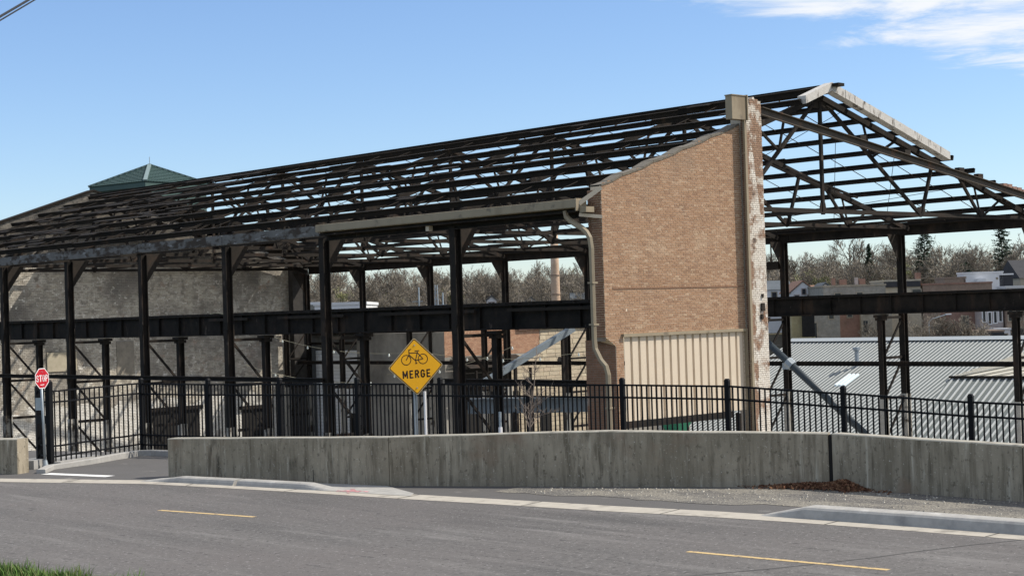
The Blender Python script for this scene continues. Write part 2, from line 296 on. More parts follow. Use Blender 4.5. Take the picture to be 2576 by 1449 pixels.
for i in range(450):
    y = random.uniform(-21, -10); t = random.random() ** .7; k = min(range(n), key=lambda j: abs(A_[j][1] - y))
    x = lerp(A_[k][0], B_[k][0], t); s = random.uniform(.006, .02)
    pb.hexa([(x + s * a, y + s * b, .006) for a, b in ((-1, -1), (1, -.8), (.9, 1), (-1, .8))] + [(x + s * .5 * a, y + s * .5 * b, .006 + s * .9) for a, b in ((-1, -1), (1, -1), (1, 1), (-1, 1))], random.random(), skip=(0,))
tag(ob('gravel', pb, mat('pebbles', (.34, .32, .28), None, 5, .9, rnd=[(.45, .42, .36), (.2, .19, .17), (.3, .27, .22)]), rnd=True), 'loose pale pebbles scattered over the shoulder', 'gravel', kind='stuff')
# lane marks, seam, paint
def mark(name, pts, wd, z, m, parent):
    mb = MB(); pts = [Vector((*p, z)) for p in pts]
    for a, b in zip(pts, pts[1:]):
        d = (b - a).normalized(); n_ = V(-d.y, d.x, 0) * wd / 2; mb.face([a - n_, b - n_, b + n_, a + n_])
    return ob(name, mb, m, parent)
mark('lane_dash', [(-18.52, -6.20), (-18.09, -8.64)], .11, .004, M['yellow'], road)
mark('lane_dash', [(-16.88, -17.48), (-16.62, -20.60)], .11, .004, M['yellow'], road)
mark('lane_dash', [(-16.3, -29.5), (-16.2, -32.5)], .11, .004, M['yellow'], road)
mark('pavement_seam', [(-19.3, -18.4), (-18.51, -18.81), (-17.5, -19.3), (-16.59, -19.63), (-15.9, -19.86), (-15.16, -20.03), (-14.2, -20.3), (-13.4, -20.62)], .035, .003, M['seam'], road)
mark('pavement_seam', [(-21.5, -16.6), (-20.5, -17.6), (-19.7, -18.3)], .02, .003, M['seam'], road)
mark('stop_bar', [(-16.12, 2.80), (-15.62, .72)], .30, .004, M['whiteline'], bpy.data.objects['path'])
# curbs: rounded mound sweeps
def sweep(name, pts, hts, prof, m, label, cat='curb', parent=None, kind='structure'):
    mb = MB(); k = len(prof); base = 0
    for i, p in enumerate(pts):
        a = Vector(pts[max(i - 1, 0)]); b = Vector(pts[min(i + 1, len(pts) - 1)]); t = (b - a).normalized(); n_ = Vector((-t.y, t.x)) if hts is not None else None
        for d, z in prof:
            q = Vector(p) + n_ * d; mb.v.append((q.x, q.y, z * hts[i] - .004))
    for i in range(len(pts) - 1):
        for j in range(k - 1):
            a = i * k + j; mb.f.append((a, a + 1, a + k + 1, a + k)); mb.r.append(0)
    mb.f += [tuple(range(k)), tuple(range((len(pts) - 1) * k, len(pts) * k))]; mb.r += [0, 0]
    return tag(ob(name, mb, m, parent), label, cat, kind=kind)
PROF = [(.36, 0), (.39, .50), (.42, .82), (.46, .96), (.52, 1), (.66, 1), (.69, .96), (.71, 0)]
def along(pts, y0, y1, step=.15):
    d = densify(pts, .1); return [p for p in d if y1 <= p[1] <= y0]
p1 = along(GUT, -1.1, -3.86); h1 = [.13 * min(1, max(0.02, (-1.1 - y) / 1.0)) for x, y in p1]
sweep('curb', p1, h1, PROF, M['curb'], 'short raised concrete curb before the left end of the long wall', 'curb')
p1 = along(GUT, -3.9, -6.7); h1 = [.13 * min(1, max(0.02, (y + 6.7) / .9)) for x, y in p1]
sweep('curb', p1, h1, PROF, M['curb'], 'raised concrete curb tapering down beside the pink paint mark', 'curb')
p1 = along(GUT, -15.9, -40); h1 = [.19 * min(1, max(0.02, (-15.9 - y) / .9)) for x, y in p1]
PROF2 = [(.40, 0), (.43, .45), (.455, .78), (.49, .95), (.55, 1), (.80, 1), (.84, .95), (.87, 0)]
sweep('curb', p1, h1, PROF2, M['curb'], 'high pale curb with scuffed face in front of the gravelly shoulder', 'curb')
# concrete apron with the pink spray mark
ap = MB(); ap.face([(-15.05, -5.0, .012), (-14.55, -8.6, .012), (-14.2, -8.3, .012), (-13.62, -6.75, .012), (-14.1, -4.75, .012)])
apron = tag(ob('pavement_apron', ap, M['curb']), 'pale concrete apron below the first wall joint', 'pavement', kind='structure')
random.seed(8); mb = MB()
for i in range(26):
    c = V(-14.62 + random.gauss(0, .10), -6.95 + random.gauss(0, .22), .016 + i * .0001); s = random.uniform(.015, .05)
    mb.face([c + V(s * math.cos(a) * random.uniform(.5, 1), s * 2.2 * math.sin(a), 0) for a in (0, 1.2, 2.3, 3.4, 4.6, 5.5)])
ob('paint_mark', mb, M['pink'], apron)
# left entry: curb under the return fence, turning along the main fence
LC = densify([(-16.15, 2.95), (-15.5, 3.75), (-14.3, 4.15), (-13.2, 4.75), (-12.35, 5.15), (-12.05, 4.9), (-11.75, 3.3), (-11.2, .9), (-10.6, -1.5), (-9.5, -6.2)], .25)
hl = [.10 + .05 * min(1, i / 14) for i in range(len(LC))]
sweep('curb', LC, hl, [(-.09, 0), (-.085, .9), (-.07, 1), (.10, 1), (.12, .95), (.12, 0)], M['curb'], 'pale curb running along the path under the black fence')
mb = MB().box((-14.6, 5.25, .06), (2.0, 1.5, .13), (V(.85, .52, 0), V(-.52, .85, 0), V(0, 0, 1))); mb.box((-15.65, 4.5, .10), (.5, .5, .22), (V(.85, .52, 0), V(-.52, .85, 0), V(0, 0, 1)))
tag(ob('landing', mb, M['curb']), 'low concrete landing behind the stop sign', 'pavement', kind='structure')

# ------------------------------------------------------------------ yard, hill
M['slab'] = mat('bounce_slab', (.48, .46, .42), (.38, .365, .33), .8, .9, .004, 20, stains=[((.2, .19, .17), .5, .56, .7)])  # unseen pale slab, added to bounce light onto walls and steel
tag(ob('bounce_floor', MB().prism([(-1.2, -8, -5.19), (28.5, -8, -5.19), (28.5, 36.8, -5.19), (26.5, 36.9, -5.19), (26.5, 50.4, -5.19), (-1.2, 50.4, -5.19)], (0, 0, .12)), M['slab']), 'unseen pale floor slab added to bounce light up inside the roofless mill', 'floor', kind='structure')
def hill_z(x, y):
    d = (V(x, y, 0) - CAM).dot(FH); t = min(1, max(0, (d - 190) / 150)); t = t * t * (3 - 2 * t)
    u = min(1, max(0, (d - 340) / 260)); return -5.2 + 8.6 * t + 10 * u + .6 * math.sin(x * .05 + y * .03) * t
mb = MB(); nx, ny = 60, 60
for j in range(ny + 1):
    d = 20 + (j / ny) ** 1.7 * 1500
    for i in range(nx + 1):
        r = (i / nx - .5) * (260 + d * 1.6); p = site(r, d); mb.v.append((p.x, p.y, hill_z(p.x, p.y)))
for j in range(ny):
    for i in range(nx):
        a = j * (nx + 1) + i; mb.f.append((a, a + 1, a + nx + 2, a + nx + 1)); mb.r.append(0)
tag(ob('hillside', mb, M['hill'], smooth=True), 'leaf littered yard and hillside rising beyond the town', 'hill', kind='structure')

# verge where the photographer stands
mb = MB(); vb = []
for (x, y) in NEAR:
    vb.append([(x + .05, y, -.02), (x - .5, y, .06), (x - 4, y, .55), (x - 11, y, 1.75), (x - 40, y, 2.2)])
for a, b in zip(vb, vb[1:]):
    for i in range(4): mb.face([a[i], b[i], b[i + 1], a[i + 1]])
tag(ob('verge', mb, M['grass'], smooth=True), 'grassy bank on the near side of the road', 'verge', kind='structure')
random.seed(12); mb = MB()
for i in range(9000):
    y = random.uniform(-14.5, -6); k = [j for j in range(len(NEAR) - 1) if NEAR[j + 1][1] <= y <= NEAR[j][1]][0]
    e = lerp(NEAR[k][0], NEAR[k + 1][0], (y - NEAR[k][1]) / (NEAR[k + 1][1] - NEAR[k][1]))
    off = abs(random.gauss(0, .45)) - .05; clump = math.sin(y * 5.1) * .5 + math.sin(y * 11.3 + off * 6) * .5
    h = random.uniform(.10, .24) * (1.15 + .45 * clump); x = e - off; z0 = .0 + max(0, off) * .13
    a = random.uniform(0, 6.28); dx, dy = math.cos(a), math.sin(a); wd = random.uniform(.004, .009); ln = random.uniform(.1, .7) * h
    b0 = V(x - dy * wd, y + dx * wd, z0 - .01); b1 = V(x + dy * wd, y - dx * wd, z0 - .01); m0 = V(x + dx * ln * .35, y + dy * ln * .35, z0 + h * .65); tp = V(x + dx * ln, y + dy * ln, z0 + h)
    rr = random.random(); sh = V(-dy, dx, 0) * wd * .8
    mb.face([b0, b1, m0 - sh, m0 + sh], rr); mb.face([m0 + sh, m0 - sh, tp], rr)
tag(ob('grass', mb, M['grass'], rnd=True, fix=False), 'tuft of bright green grass on the near road verge', 'grass', kind='stuff')

# ------------------------------------------------------------------ concrete walls
def wall_panel(parent, a, b, za, zb, th=.30, depth=-.4):
    a, b = Vector((*a, 0)), Vector((*b, 0)); d = (b - a).normalized(); n_ = V(-d.y, d.x, 0); L = (b - a).length; k = max(2, int(L / .8)); bv = .018
    mb = MB(); P = []
    prof = [(0, depth), (0, -bv), (bv, 0), (th - bv, 0), (th, -bv), (th, depth)]
    for i in range(k + 1):
        p = a + d * (L * i / k); zt = lerp(za, zb, i / k) + .004 * math.sin(i * 2.3)
        P.append([p + n_ * o_ + V(0, 0, depth if z == depth else zt + z) for o_, z in prof])
    for i in range(k):
        for j in range(5): mb.face([P[i][j], P[i + 1][j], P[i + 1][j + 1], P[i][j + 1]])
    mb.face(P[0]); mb.face(P[-1][::-1])
    me = mb.mesh('wall_panel', M['conc']); me.materials.append(M['conccap'])
    import bmesh
    bm = bmesh.new(); bm.from_mesh(me); bmesh.ops.remove_doubles(bm, verts=bm.verts, dist=.0005); bmesh.ops.recalc_face_normals(bm, faces=bm.faces)
    for f in bm.faces:
        if f.normal.z > .4: f.material_index = 1
    bm.to_mesh(me); bm.free()
    return link(bpy.data.objects.new('wall_panel', me), parent)
cw = thing('concrete_wall', 'long weathered grey concrete barrier wall in front of the fence', 'wall', (-13.54, -6.74, 0))
def seg(i, g0, g1):
    a, b = Vector(WALL[i]), Vector(WALL[i + 1]); d = (b - a).normalized(); return a + d * g0, b - d * g1
a, b = seg(0, 0, .008); wall_panel(cw, a, b, .86, .985)
a, b = Vector(WALL[1]), Vector(WALL[2]); m_ = a.lerp(b, .5); d = (b - a).normalized()
wall_panel(cw, a + d * .008, m_, .99, 1.075); wall_panel(cw, m_ + d * .002, b - d * .03, 1.075, 1.005)
a, b = seg(2, .05, .01); wall_panel(cw, a, b, 1.0, .94); a, b = seg(3, .01, 0); wall_panel(cw, a, b, .94, .82)
ob('rust_stain', MB().face([(-14.06, -4.86, .02), (-14.055, -4.885, .02), (-14.055, -4.885, .28), (-14.06, -4.86, .30)]) or MB().box((-14.06, -4.87, .15), (.004, .02, .26)), M['steel2'], cw)
mb = MB()
for s in (0, 1): pass
M['formline'] = mat('form_line', (.15, .13, .10), (.24, .21, .16), 5, .9)
for k in (0, 1, 2):
    a, b = Vector((*WALL[k], 0)), Vector((*WALL[k + 1], 0)); d = (b - a).normalized(); n_ = V(d.y, -d.x, 0); L = (b - a).length; x = 1.22
    while x < L - .3:
        if k != 1 or abs(x - L / 2) > .3: ob('form_line', MB().box(a + d * x + V(0, 0, .42), (.007, .004, .84), (d, n_, V(0, 0, 1))), M['formline'], cw)
        th_ = MB()
        for z in (.28, .66):
            for dx in (-.42, .3): c = a + d * (x + dx) + V(0, 0, z); th_.tube([c - n_ * .004, c + n_ * .003], .014, 8)
        tag(ob('tie_holes', th_, M['formline'], cw), kind='stuff'); x += 1.22 + .02 * math.sin(x * 3)
q_ = Vector(WALL[2]); ob('joint_filler', MB().box((q_.x + .15, q_.y + .03, .28), (.28, .13, 1.38), (V(.93, .37, 0), V(-.37, .93, 0), V(0, 0, 1))), M['dark'], cw)
lw = thing('concrete_wall', 'short end of a grey concrete wall at the left of the path mouth', 'wall', (-16.46, 3.35, 0))
wall_panel(lw, (-20.6, 11.5), (-16.55, 3.35), .80, .82, .42)

# ------------------------------------------------------------------ bricks
def unit_box():
    mb = MB(); mb.hexa([(x, y, z) for z in (0, 1) for x, y in ((0, 0), (1, 0), (1, 1), (0, 1))], 0., skip=(4,)); return mb   # y=1 face (into the wall) open
BR = {}
def bricks(parent, origin, ux, n_, u0, u1, z0, z1, inside, m, bl=.2, bh=.0545, jt=.0135, proud=.008, seed=1, header=6, nmax=300, name='brick', jit=.0025, ashlar=False):
    random.seed(seed); ux, n_, origin = Vector(ux), Vector(n_), Vector(origin); L = []; z = z0; row = 0
    while z < z1:
        h = bh * (random.uniform(.7, 1.35) if ashlar else 1)
        hd = header and row % header == header - 1; l0 = bl * .5 if hd else bl; u = u0 - random.choice((0, .5, .25)) * bl if ashlar else u0 - (row % 2) * bl * .5
        while u < u1:
            l = l0 * (random.uniform(.45, 1.5) if ashlar else 1); a, b = max(u, u0), min(u + l, u1); u += l + jt; cz = z + h / 2
            if b - a < .025: continue
            if inside:
                k = 6; ok = [inside(a + (b - a) * (i + .5) / k, cz) for i in range(k)]
                if not any(ok): continue
                i0 = ok.index(True); i1 = k - ok[::-1].index(True); st = (b - a) / k; a, b = a + st * i0, a + st * i1
                if b - a < .03: continue
            L.append((a, b, z + random.uniform(-jit, jit), h, random.random()))
        z += h + jt; row += 1
    L.sort(key=lambda q: (origin + ux * (q[0] + q[1]) / 2 + V(0, 0, q[2]) - CAM).length)
    if m.name not in BR: BR[m.name] = unit_box().mesh(name, m)
    rest = MB()
    for i, (a, b, z, h, r) in enumerate(L):
        pr = proud * random.uniform(.6, 1.3); p = origin + ux * a + V(0, 0, z) + n_ * pr; dep = pr + .004
        if i < nmax:
            mt = Matrix(((ux.x * (b - a), -n_.x * dep, 0, p.x), (ux.y * (b - a), -n_.y * dep, 0, p.y), (0, 0, h, p.z), (0, 0, 0, 1)))
            put(name, BR[m.name], parent, mt)
        else:
            e = V(0, 0, h); q = ux * (b - a); g = -n_ * dep
            rest.hexa([p, p + q, p + q + g, p + g, p + e, p + q + e, p + q + g + e, p + g + e], r, skip=(4,))
    if rest.f: tag(ob(name + '_courses' if name != 'stone' else 'stone_courses', rest, m, parent, rnd=True, fix=False), kind='stuff')
    return len(L)

# ------------------------------------------------------------------ front gable wall
gw = thing('brick_gable_wall', 'tall brown brick remnant of the gable end with sloping top', 'wall', (3, 0, -5))
def xl(z): return 0 if z > 2.62 else (.42 * (2.62 - z) / .27 if z > 2.35 else .42)
def rake(x): return 7.02 + .327 * x + .018 * math.sin(x * 9) + .012 * math.sin(x * 23)
def in_front(x, z): return xl(z) + .005 <= x <= 6.42 and z < rake(x) and not (x > .75 and z < 2.66 and x < 6.30) and not (.9 < x < .97 and 3.28 < z < 3.42)
bricks(gw, (0, 0, 0), (1, 0, 0), (0, -1, 0), 0, 6.42, -1.6, 9.2, in_front, M['brick'], seed=3)
# mortar body of the wall, cut round the panel opening
T = .42
mb = MB(); body = [(0.0, 2.62), (0, 7.02)] + [(x * .5, rake(x * .5) - .015) for x in range(1, 13)] + [(6.42, rake(6.42)), (6.42, 2.66), (.75, 2.66)]
mb.prism([(x, 0, z) for x, z in body], (0, T, 0)); mb.prism([(.42, 0, -5), (.42, 0, 2.35), (0, 0, 2.62), (.75, 0, 2.659), (.75, 0, -5)], (0, T, 0)); ob('wall_core', mb, M['mortar'], gw)
# left return, splayed out below
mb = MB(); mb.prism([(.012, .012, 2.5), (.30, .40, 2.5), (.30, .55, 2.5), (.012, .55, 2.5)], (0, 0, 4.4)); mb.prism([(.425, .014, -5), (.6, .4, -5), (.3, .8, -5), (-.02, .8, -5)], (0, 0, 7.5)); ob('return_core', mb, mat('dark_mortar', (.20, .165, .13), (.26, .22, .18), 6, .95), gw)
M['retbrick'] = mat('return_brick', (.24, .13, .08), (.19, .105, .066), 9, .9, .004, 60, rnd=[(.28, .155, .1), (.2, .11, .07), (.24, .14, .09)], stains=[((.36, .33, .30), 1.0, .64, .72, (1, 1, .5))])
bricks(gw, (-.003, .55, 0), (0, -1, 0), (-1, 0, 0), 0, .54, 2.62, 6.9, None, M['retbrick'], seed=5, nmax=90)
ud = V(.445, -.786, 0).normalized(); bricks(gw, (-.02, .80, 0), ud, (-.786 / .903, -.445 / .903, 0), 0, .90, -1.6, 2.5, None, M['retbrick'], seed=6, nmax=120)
# sloping mortar coping
cp = MB()
for i in range(14):
    x0, x1 = i * 6.4 / 14, (i + 1) * 6.4 / 14; cp.hexa([(x, y, rake(x) + dz) for dz in (-.03, .02 + .012 * (i % 3)) for x, y in ((x0, -.03), (x1 - .012, -.03), (x1 - .012, T + .02), (x0, T + .02))])
ob('rake_coping', cp, mat('broken_mortar', (.17, .15, .12), (.11, .10, .085), 12, .95), gw)
# shallow recessed string course line
ob('string_course', MB().box((3.35, -.012, 4.02), (6.0, .02, .035)), M['retbrick'], gw)
# pier
def pier_top(x): return 9.95 - (.12 if x > 7.15 else 0) - (.18 if x < 6.72 else 0)
mb = MB().box((6.9, .105, 2.45), (.80, .59, 14.9)); ob('pier_core', mb, M['piermortar'], gw)
M['pierbare'] = mat('half_bare_brick', (.30, .19, .125), (.24, .15, .10), 9, .9, .004, 60, rnd=[(.34, .22, .15), (.24, .14, .095), (.30, .18, .12)], stains=[((.58, .53, .46), 2.2, .50, .60), ((.14, .11, .09), 2.0, .64, .74)])
def strip_u(z): return .20 + .06 * math.sin(z * 2.1) + .04 * math.sin(z * 5.3)
def bare(u, z): return (z > 7.3 + 1.1 * math.sin(u * 7)) or u < strip_u(z)
bricks(gw, (6.5, -.20, 0), (1, 0, 0), (0, -1, 0), 0, .80, -1.6, 9.95, lambda u, z: z < pier_top(6.5 + u) and not bare(u, z), M['pierbrick'], seed=7, nmax=200)
bricks(gw, (6.5, -.20, 0), (1, 0, 0), (0, -1, 0), 0, .80, -1.6, 9.95, lambda u, z: z < pier_top(6.5 + u) and bare(u, z), M['pierbare'], seed=7, nmax=100)
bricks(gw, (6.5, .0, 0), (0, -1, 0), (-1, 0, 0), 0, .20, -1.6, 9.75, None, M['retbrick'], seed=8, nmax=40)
mb = MB(); random.seed(3)
for i in range(7): mb.box((6.55 + i * .115, -.02 + random.uniform(-.1, .1), 9.93 + random.uniform(-.02, .05)), (.1, .2, .07))
ob('broken_top', mb, M['pierbrick'], gw)
mb = MB()
for z, s in ((3.35, .5), (3.05, .34), (3.7, .22)): mb.box((7.02 + random.uniform(-.06, .06), -.23, z), (.16 * s * 2, .05, .3 * s * 1.6))
ob('anchor_plate', mb, M['steel2'], gw)
# conductor head, downpipe on the pier
mb = MB().box((6.12, -.14, 9.62), (.70, .26, .74)); mb.box((6.12, -.14, 10.005), (.74, .30, .03)); mb.box((6.50, -.22, 9.64), (.05, .18, .80)); ob('conductor_head', mb, M['tan2'], gw)
dp = MB().beam((6.42, -.22, 9.25), (6.40, -.22, -5), .10, .08, (0, 1, 0)); [dp.box((6.41, -.20, z), (.14, .1, .035)) for z in (8.2, 6.0, 3.8, 1.6)]; ob('downpipe', dp, M['tan2'], gw)
# tan corrugated infill with its trim and sill beam
def corr(x0, x1, z0, z1, y, pitch, dep):
    mb = MB(); k = int(round((x1 - x0) / pitch)); pitch = (x1 - x0) / k; xs = []
    for i in range(k): s = x0 + i * pitch; xs += [(s, 0), (s + pitch * .70, 0), (s + pitch * .76, dep), (s + pitch * .95, dep)]
    xs.append((x1, 0))
    for (a, da), (b, db) in zip(xs, xs[1:]): mb.face([(a, y + da, z0), (b, y + db, z0), (b, y + db, z1), (a, y + da, z1)])
    return mb
ob('corrugated_panel', corr(.76, 6.30, .14, 2.60, -.02, .345, .06), M['tan'], gw, fix=False)
ob('panel_trim', MB().box((3.53, -.055, 2.65), (5.72, .10, .09)), M['tan2'], gw)
ob('sill_beam', MB().box((3.2, .10, .03), (4.95, .25, .20)), M['steel'], gw); ob('jamb', MB().box((6.35, -.03, .9), (.09, .14, 3.5)), M['tan2'], gw)
mb = MB().box((5.95, -.02, -.5), (.06, .1, 1.1)); mb.box((6.12, .2, -.6), (.08, .1, 1.3)); ob('hanging_strut', mb, M['steel2'], gw)

# near gutter and downspout at the wall corner
gt = thing('eave_gutter', 'long dull tan box gutter under the near eave left of the brick wall', 'gutter', (-.45, 6, 6.4))
g = MB(); y0, y1 = .45, 13.0
for a, b in (((-.62, 6.40), (-.62, 6.62)), ((-.62, 6.40), (-.22, 6.36)), ((-.22, 6.36), (-.22, 6.62)), ((-.62, 6.62), (-.57, 6.63))):
    q0, q1 = Vector((a[0], y0, a[1])), Vector((b[0], y0, b[1])); d = (q1 - q0); nn = V(-d.z, 0, d.x).normalized() * .012
    g.prism([q0 - nn, q1 - nn, q1 + nn, q0 + nn], (0, y1 - y0, 0))
ob('trough', g, M['tan2'], gt)
ob('end_cap', MB().box((-.42, y0 - .03, 6.47), (.44, .04, .36)), M['tan2'], gt); ob('bracket', MB().box((-.30, 7.35, 6.2), (.16, .16, .18)), M['tan'], gt)
ob('strut', MB().beam((-.5, .42, 6.50), (.0, -.02, 6.95), .05, .13), M['tan'], gt); ob('strut', MB().beam((-.5, .42, 6.18), (.02, .0, 6.1), .05, .10), M['tan'], gt)
ob('bracket', MB().box((-.35, .25, 6.32), (.34, .26, .16)), M['tan2'], gt)
ds = thing('downspout', 'pale tan downspout bending down the left corner of the brick wall', 'downspout', (-.45, -.1, 0))
ob('pipe', MB().tube([(-.46, 1.02, 6.32), (-.47, .98, 6.16), (-.45, .82, 6.02), (-.40, .40, 5.78), (-.38, .26, 5.66), (-.36, .16, 5.5), (-.35, .12, 5.2), (-.35, .12, 2.55), (-.34, .10, 2.3), (-.30, -.06, 1.98), (-.26, -.22, 1.8), (-.24, -.28, 1.55), (-.23, -.28, -5)], .085, 6), M['tan2'], ds)
for z, x, y in ((4.2, -.35, .12), (3.0, -.35, .12), (.6, -.235, -.28)): ob('clip', MB().box((x + .02, y + .01, z), (.22, .2, .05)), M['tan2'], ds)

# ------------------------------------------------------------------ steel mill frame
mf = thing('mill_frame', 'roofless burnt black steel frame of the old mill', 'steel frame', (12, 25, -5))
YS = [.45, 6.44, 13.37, 19.47, 25.57, 31.67, 37.77, 43.9, 49.9]; WX = 25.85
YF = [.74, 6.98, 13.21, 19.44, 25.67, 31.9, 38.13, 44.36, 49.95]
def rz(x): return 6.78 + .336 * (x + .3) if x < 11.3 else 10.68 - .277 * (x - 11.3)
random.seed(21)
def share(name, mb, m, places):
    me = mb.mesh(name, m); import bmesh
    b = bmesh.new(); b.from_mesh(me); bmesh.ops.recalc_face_normals(b, faces=b.faces); b.to_mesh(me); b.free()
    return [put(name, me, mf, Matrix.Translation(p)) for p in places]
col = MB().hsec((0, 0, -5.1), (0, 0, 6.2), .29, .27, .03, (1, 0, 0)); [col.box((sx * .155, 0, z), (.025, .24, .32)) for z in (2.95, 1.1, -.8) for sx in (-1, 1)]
near_cols = share('column', col, M['steel'], [V(0, y, 0) for y in YS[1:]]); far_cols = share('column', col, M['steel'], [V(WX, y, 0) for y in YF])
base = MB().hsec((0, 0, -5.05), (0, 0, -.55), .34, .31, .055, (1, 0, 0))
share('column_base', base, M['basepaint'], [V(0, y, 0) for y in YS[1:]] + [V(WX, y, 0) for y in YF])
CX = (1.65, WX - 1.65)
cc = MB().hsec((0, 0, -5.1), (0, 0, 2.85), .25, .23, .025, (1, 0, 0)); cc.box((0, 0, 2.79), (.46, .46, .12)); cc.box((0, 0, 2.66), (.36, .36, .12))
share('crane_column', cc, M['steel'], [V(CX[0], y, 0) for y in YS[1:]] + [V(CX[1], y, 0) for y in YF])
cb = MB().hsec((0, 0, -5.05), (0, 0, -.7), .29, .27, .045, (1, 0, 0)); share('column_base', cb, M['basepaint'], [V(CX[0], y, 0) for y in YS[1:]] + [V(CX[1], y, 0) for y in YF])
# knee gussets and lattice between column pairs
for side in (1, -1):
    kn = MB().prism([(side * .14, -.015, 6.25), (side * .98, -.015, 6.25), (side * .90, -.015, 6.08), (side * .22, -.015, 5.12), (side * .14, -.015, 5.08)], (0, .03, 0))
    xs = 0 if side > 0 else WX; ys = YS[1:] if side > 0 else YF
    share('knee_gusset', kn, M['steel2'], [V(xs, y, 0) for y in ys])
    lv = [2.72, 1.02, -.68, -2.4]
    tb = MB().beam((side * .14, 0, 0), (side * 1.54, 0, 0), .09, .11)
    share('tie_bar', tb, M['steel'], [V(xs, y, z) for y in ys for z in lv])
    dg = MB().beam((side * .14, 0, 1.62), (side * 1.52, 0, .06), .07, .08); share('diagonal_brace', dg, M['steel'], [V(xs, y, z) for y in ys for z in lv[1:]])
# crane girders with rail, flanges and stiffeners
def girder(x, y0, y1, name='crane_girder'):
    mb = MB().hsec((x, y0, 3.28), (x, y1, 3.28), .80, .42, .04, (0, 0, 1)); mb.beam((x, y0, 3.22), (x, y1, 3.22), .10, .70)
    y = y0 + .4
    while y < y1: mb.box((x, y, 3.28), (.30, .025, .72)); y += 1.53
    gd = ob(name, mb, M['steel'], mf); ob('rail', MB().box((x, (y0 + y1) / 2, 3.715), (.10, y1 - y0, .07)), M['steel2'], gd)
    y = y0 + .3; cl = MB()
    while y < y1: cl.box((x - .14, y, 3.70), (.10, .06, .04)); y += .62
    ob('rail_clip', cl, M['steel2'], gd); return gd
girder(CX[0], .55, 50.0); girder(CX[1], -3.2, 50.0)
# the walkway plate hung on the near girder and cover plates
for y0, y1 in ((1.5, 5.6), (7.2, 12.2), (14.2, 18.3), (20.3, 23.0)): ob('cover_plate', MB().box((CX[0] - .24, (y0 + y1) / 2, 3.50), (.05, y1 - y0, .10)), M['steel2'], mf)
# long girts
ob('girt', MB().hsec((-.30, 13.3, 1.28), (-.30, 50, 1.28), .16, .2, .03, (0, 0, 1)), M['steel'], mf)
ob('girt', MB().hsec((.9, .6, 1.22), (.9, 8.2, 1.22), .2, .2, .03, (0, 0, 1)), M['steel'], mf); ob('girt', MB().hsec((WX - .8, .6, .74), (WX - .8, 50, .78), .20, .16, .03, (0, 0, 1)), M['steel'], mf)
ob('girt', MB().hsec((WX + .1, 38, 1.9), (WX + .1, 49.8, 1.9), .16, .16, .03, (0, 0, 1)), M['steel'], mf)
# eave beams
for i in range(2, 8): ob('eave_beam', MB().hsec((-.20, YS[i] - .2, 6.44), (-.20, YS[i + 1] - .22, 6.44), .34, .22, .03, (0, 0, 1)).box((-.31, (YS[i] + YS[i + 1]) / 2 - .2, 6.46), (.03, YS[i + 1] - YS[i] - .04, .36)), M['peel'], mf)
ob('eave_beam', MB().hsec((-.05, .5, 6.30), (-.05, 13.1, 6.30), .38, .22, .03, (0, 0, 1)).box((-.30, 6.8, 6.30), (.36, 12.4, .06)), M['steel'], mf)
for i in range(8): ob('eave_beam', MB().hsec((WX, YF[i] - (.4 if i else 3.8), 6.40), (WX, YF[i + 1] - .42, 6.40), .42, .24, .03, (0, 0, 1)).beam((WX - .13, YF[i] - (.4 if i else 3.8), 6.40), (WX - .13, YF[i + 1] - .42, 6.40), .03, .40), M['steel'], mf)
# trusses
def ch(x): return rz(x) - .30
def tr_pt(f, top, far):
    x = 11.3 + f * (WX - 11.3) if far else 11.3 - f * 11.3
    return V(x, 0, ch(x) if top else 6.46)
top = MB(); top.beam(V(.1, .06, ch(.1)), V(11.3, .06, ch(11.3)), .07, .18); top.beam(V(.1, -.06, ch(.1)), V(11.3, -.06, ch(11.3)), .05, .18)
top.beam(V(11.3, .06, ch(11.3)), V(WX, .06, ch(WX)), .07, .18); top.beam(V(11.3, -.06, ch(11.3)), V(WX, -.06, ch(WX)), .05, .18)
bot = MB().beam((.2, 0, 6.46), (WX - .2, 0, 6.46), .16, .035); bot.beam((.2, 0, 6.53), (WX - .2, 0, 6.53), .03, .12)
gus = MB().prism([(10.5, -.02, 10.0), (10.75, -.02, 10.28), (11.3, -.02, 10.42), (11.85, -.02, 10.28), (12.2, -.02, 10.0)], (0, .04, 0))
for f in (.41, .69):
    for far in (0, 1): p = tr_pt(f, 0, far); gus.prism([p + V(-.32, -.02, 0), p + V(.32, -.02, 0), p + V(.2, -.02, .32), p + V(-.2, -.02, .32)], (0, .04, 0))
gus.prism([V(11.1, -.02, 6.46), V(11.5, -.02, 6.46), V(11.42, -.02, 6.8), V(11.18, -.02, 6.8)], (0, .04, 0))
webs = [MB().beam(V(11.3, 0, 10.3), V(11.3, 0, 6.4), .09, .13, (1, 0, 0))]
for far in (0, 1):
    ap_ = V(11.3 + (.35 if far else -.35), 0, 10.15); b1 = tr_pt(.41, 0, far); b2 = tr_pt(.69, 0, far); mid = ap_.lerp(b1, .46)
    for a, b, t in ((ap_, b1, .11), (b1, tr_pt(.47, 1, far), .11), (mid, tr_pt(.17, 1, far), .07), (mid, tr_pt(.31, 1, far), .08), (b2, tr_pt(.585, 1, far), .10), (b2, tr_pt(.66, 1, far), .06), (b2, tr_pt(.79, 1, far), .07)):
        webs.append(MB().beam(a, b, t, t * .9, (0, 1, 0)))
def finish(mb, name, m):
    me = mb.mesh(name, m); import bmesh
    b = bmesh.new(); b.from_mesh(me); bmesh.ops.recalc_face_normals(b, faces=b.faces); b.to_mesh(me); b.free(); return me
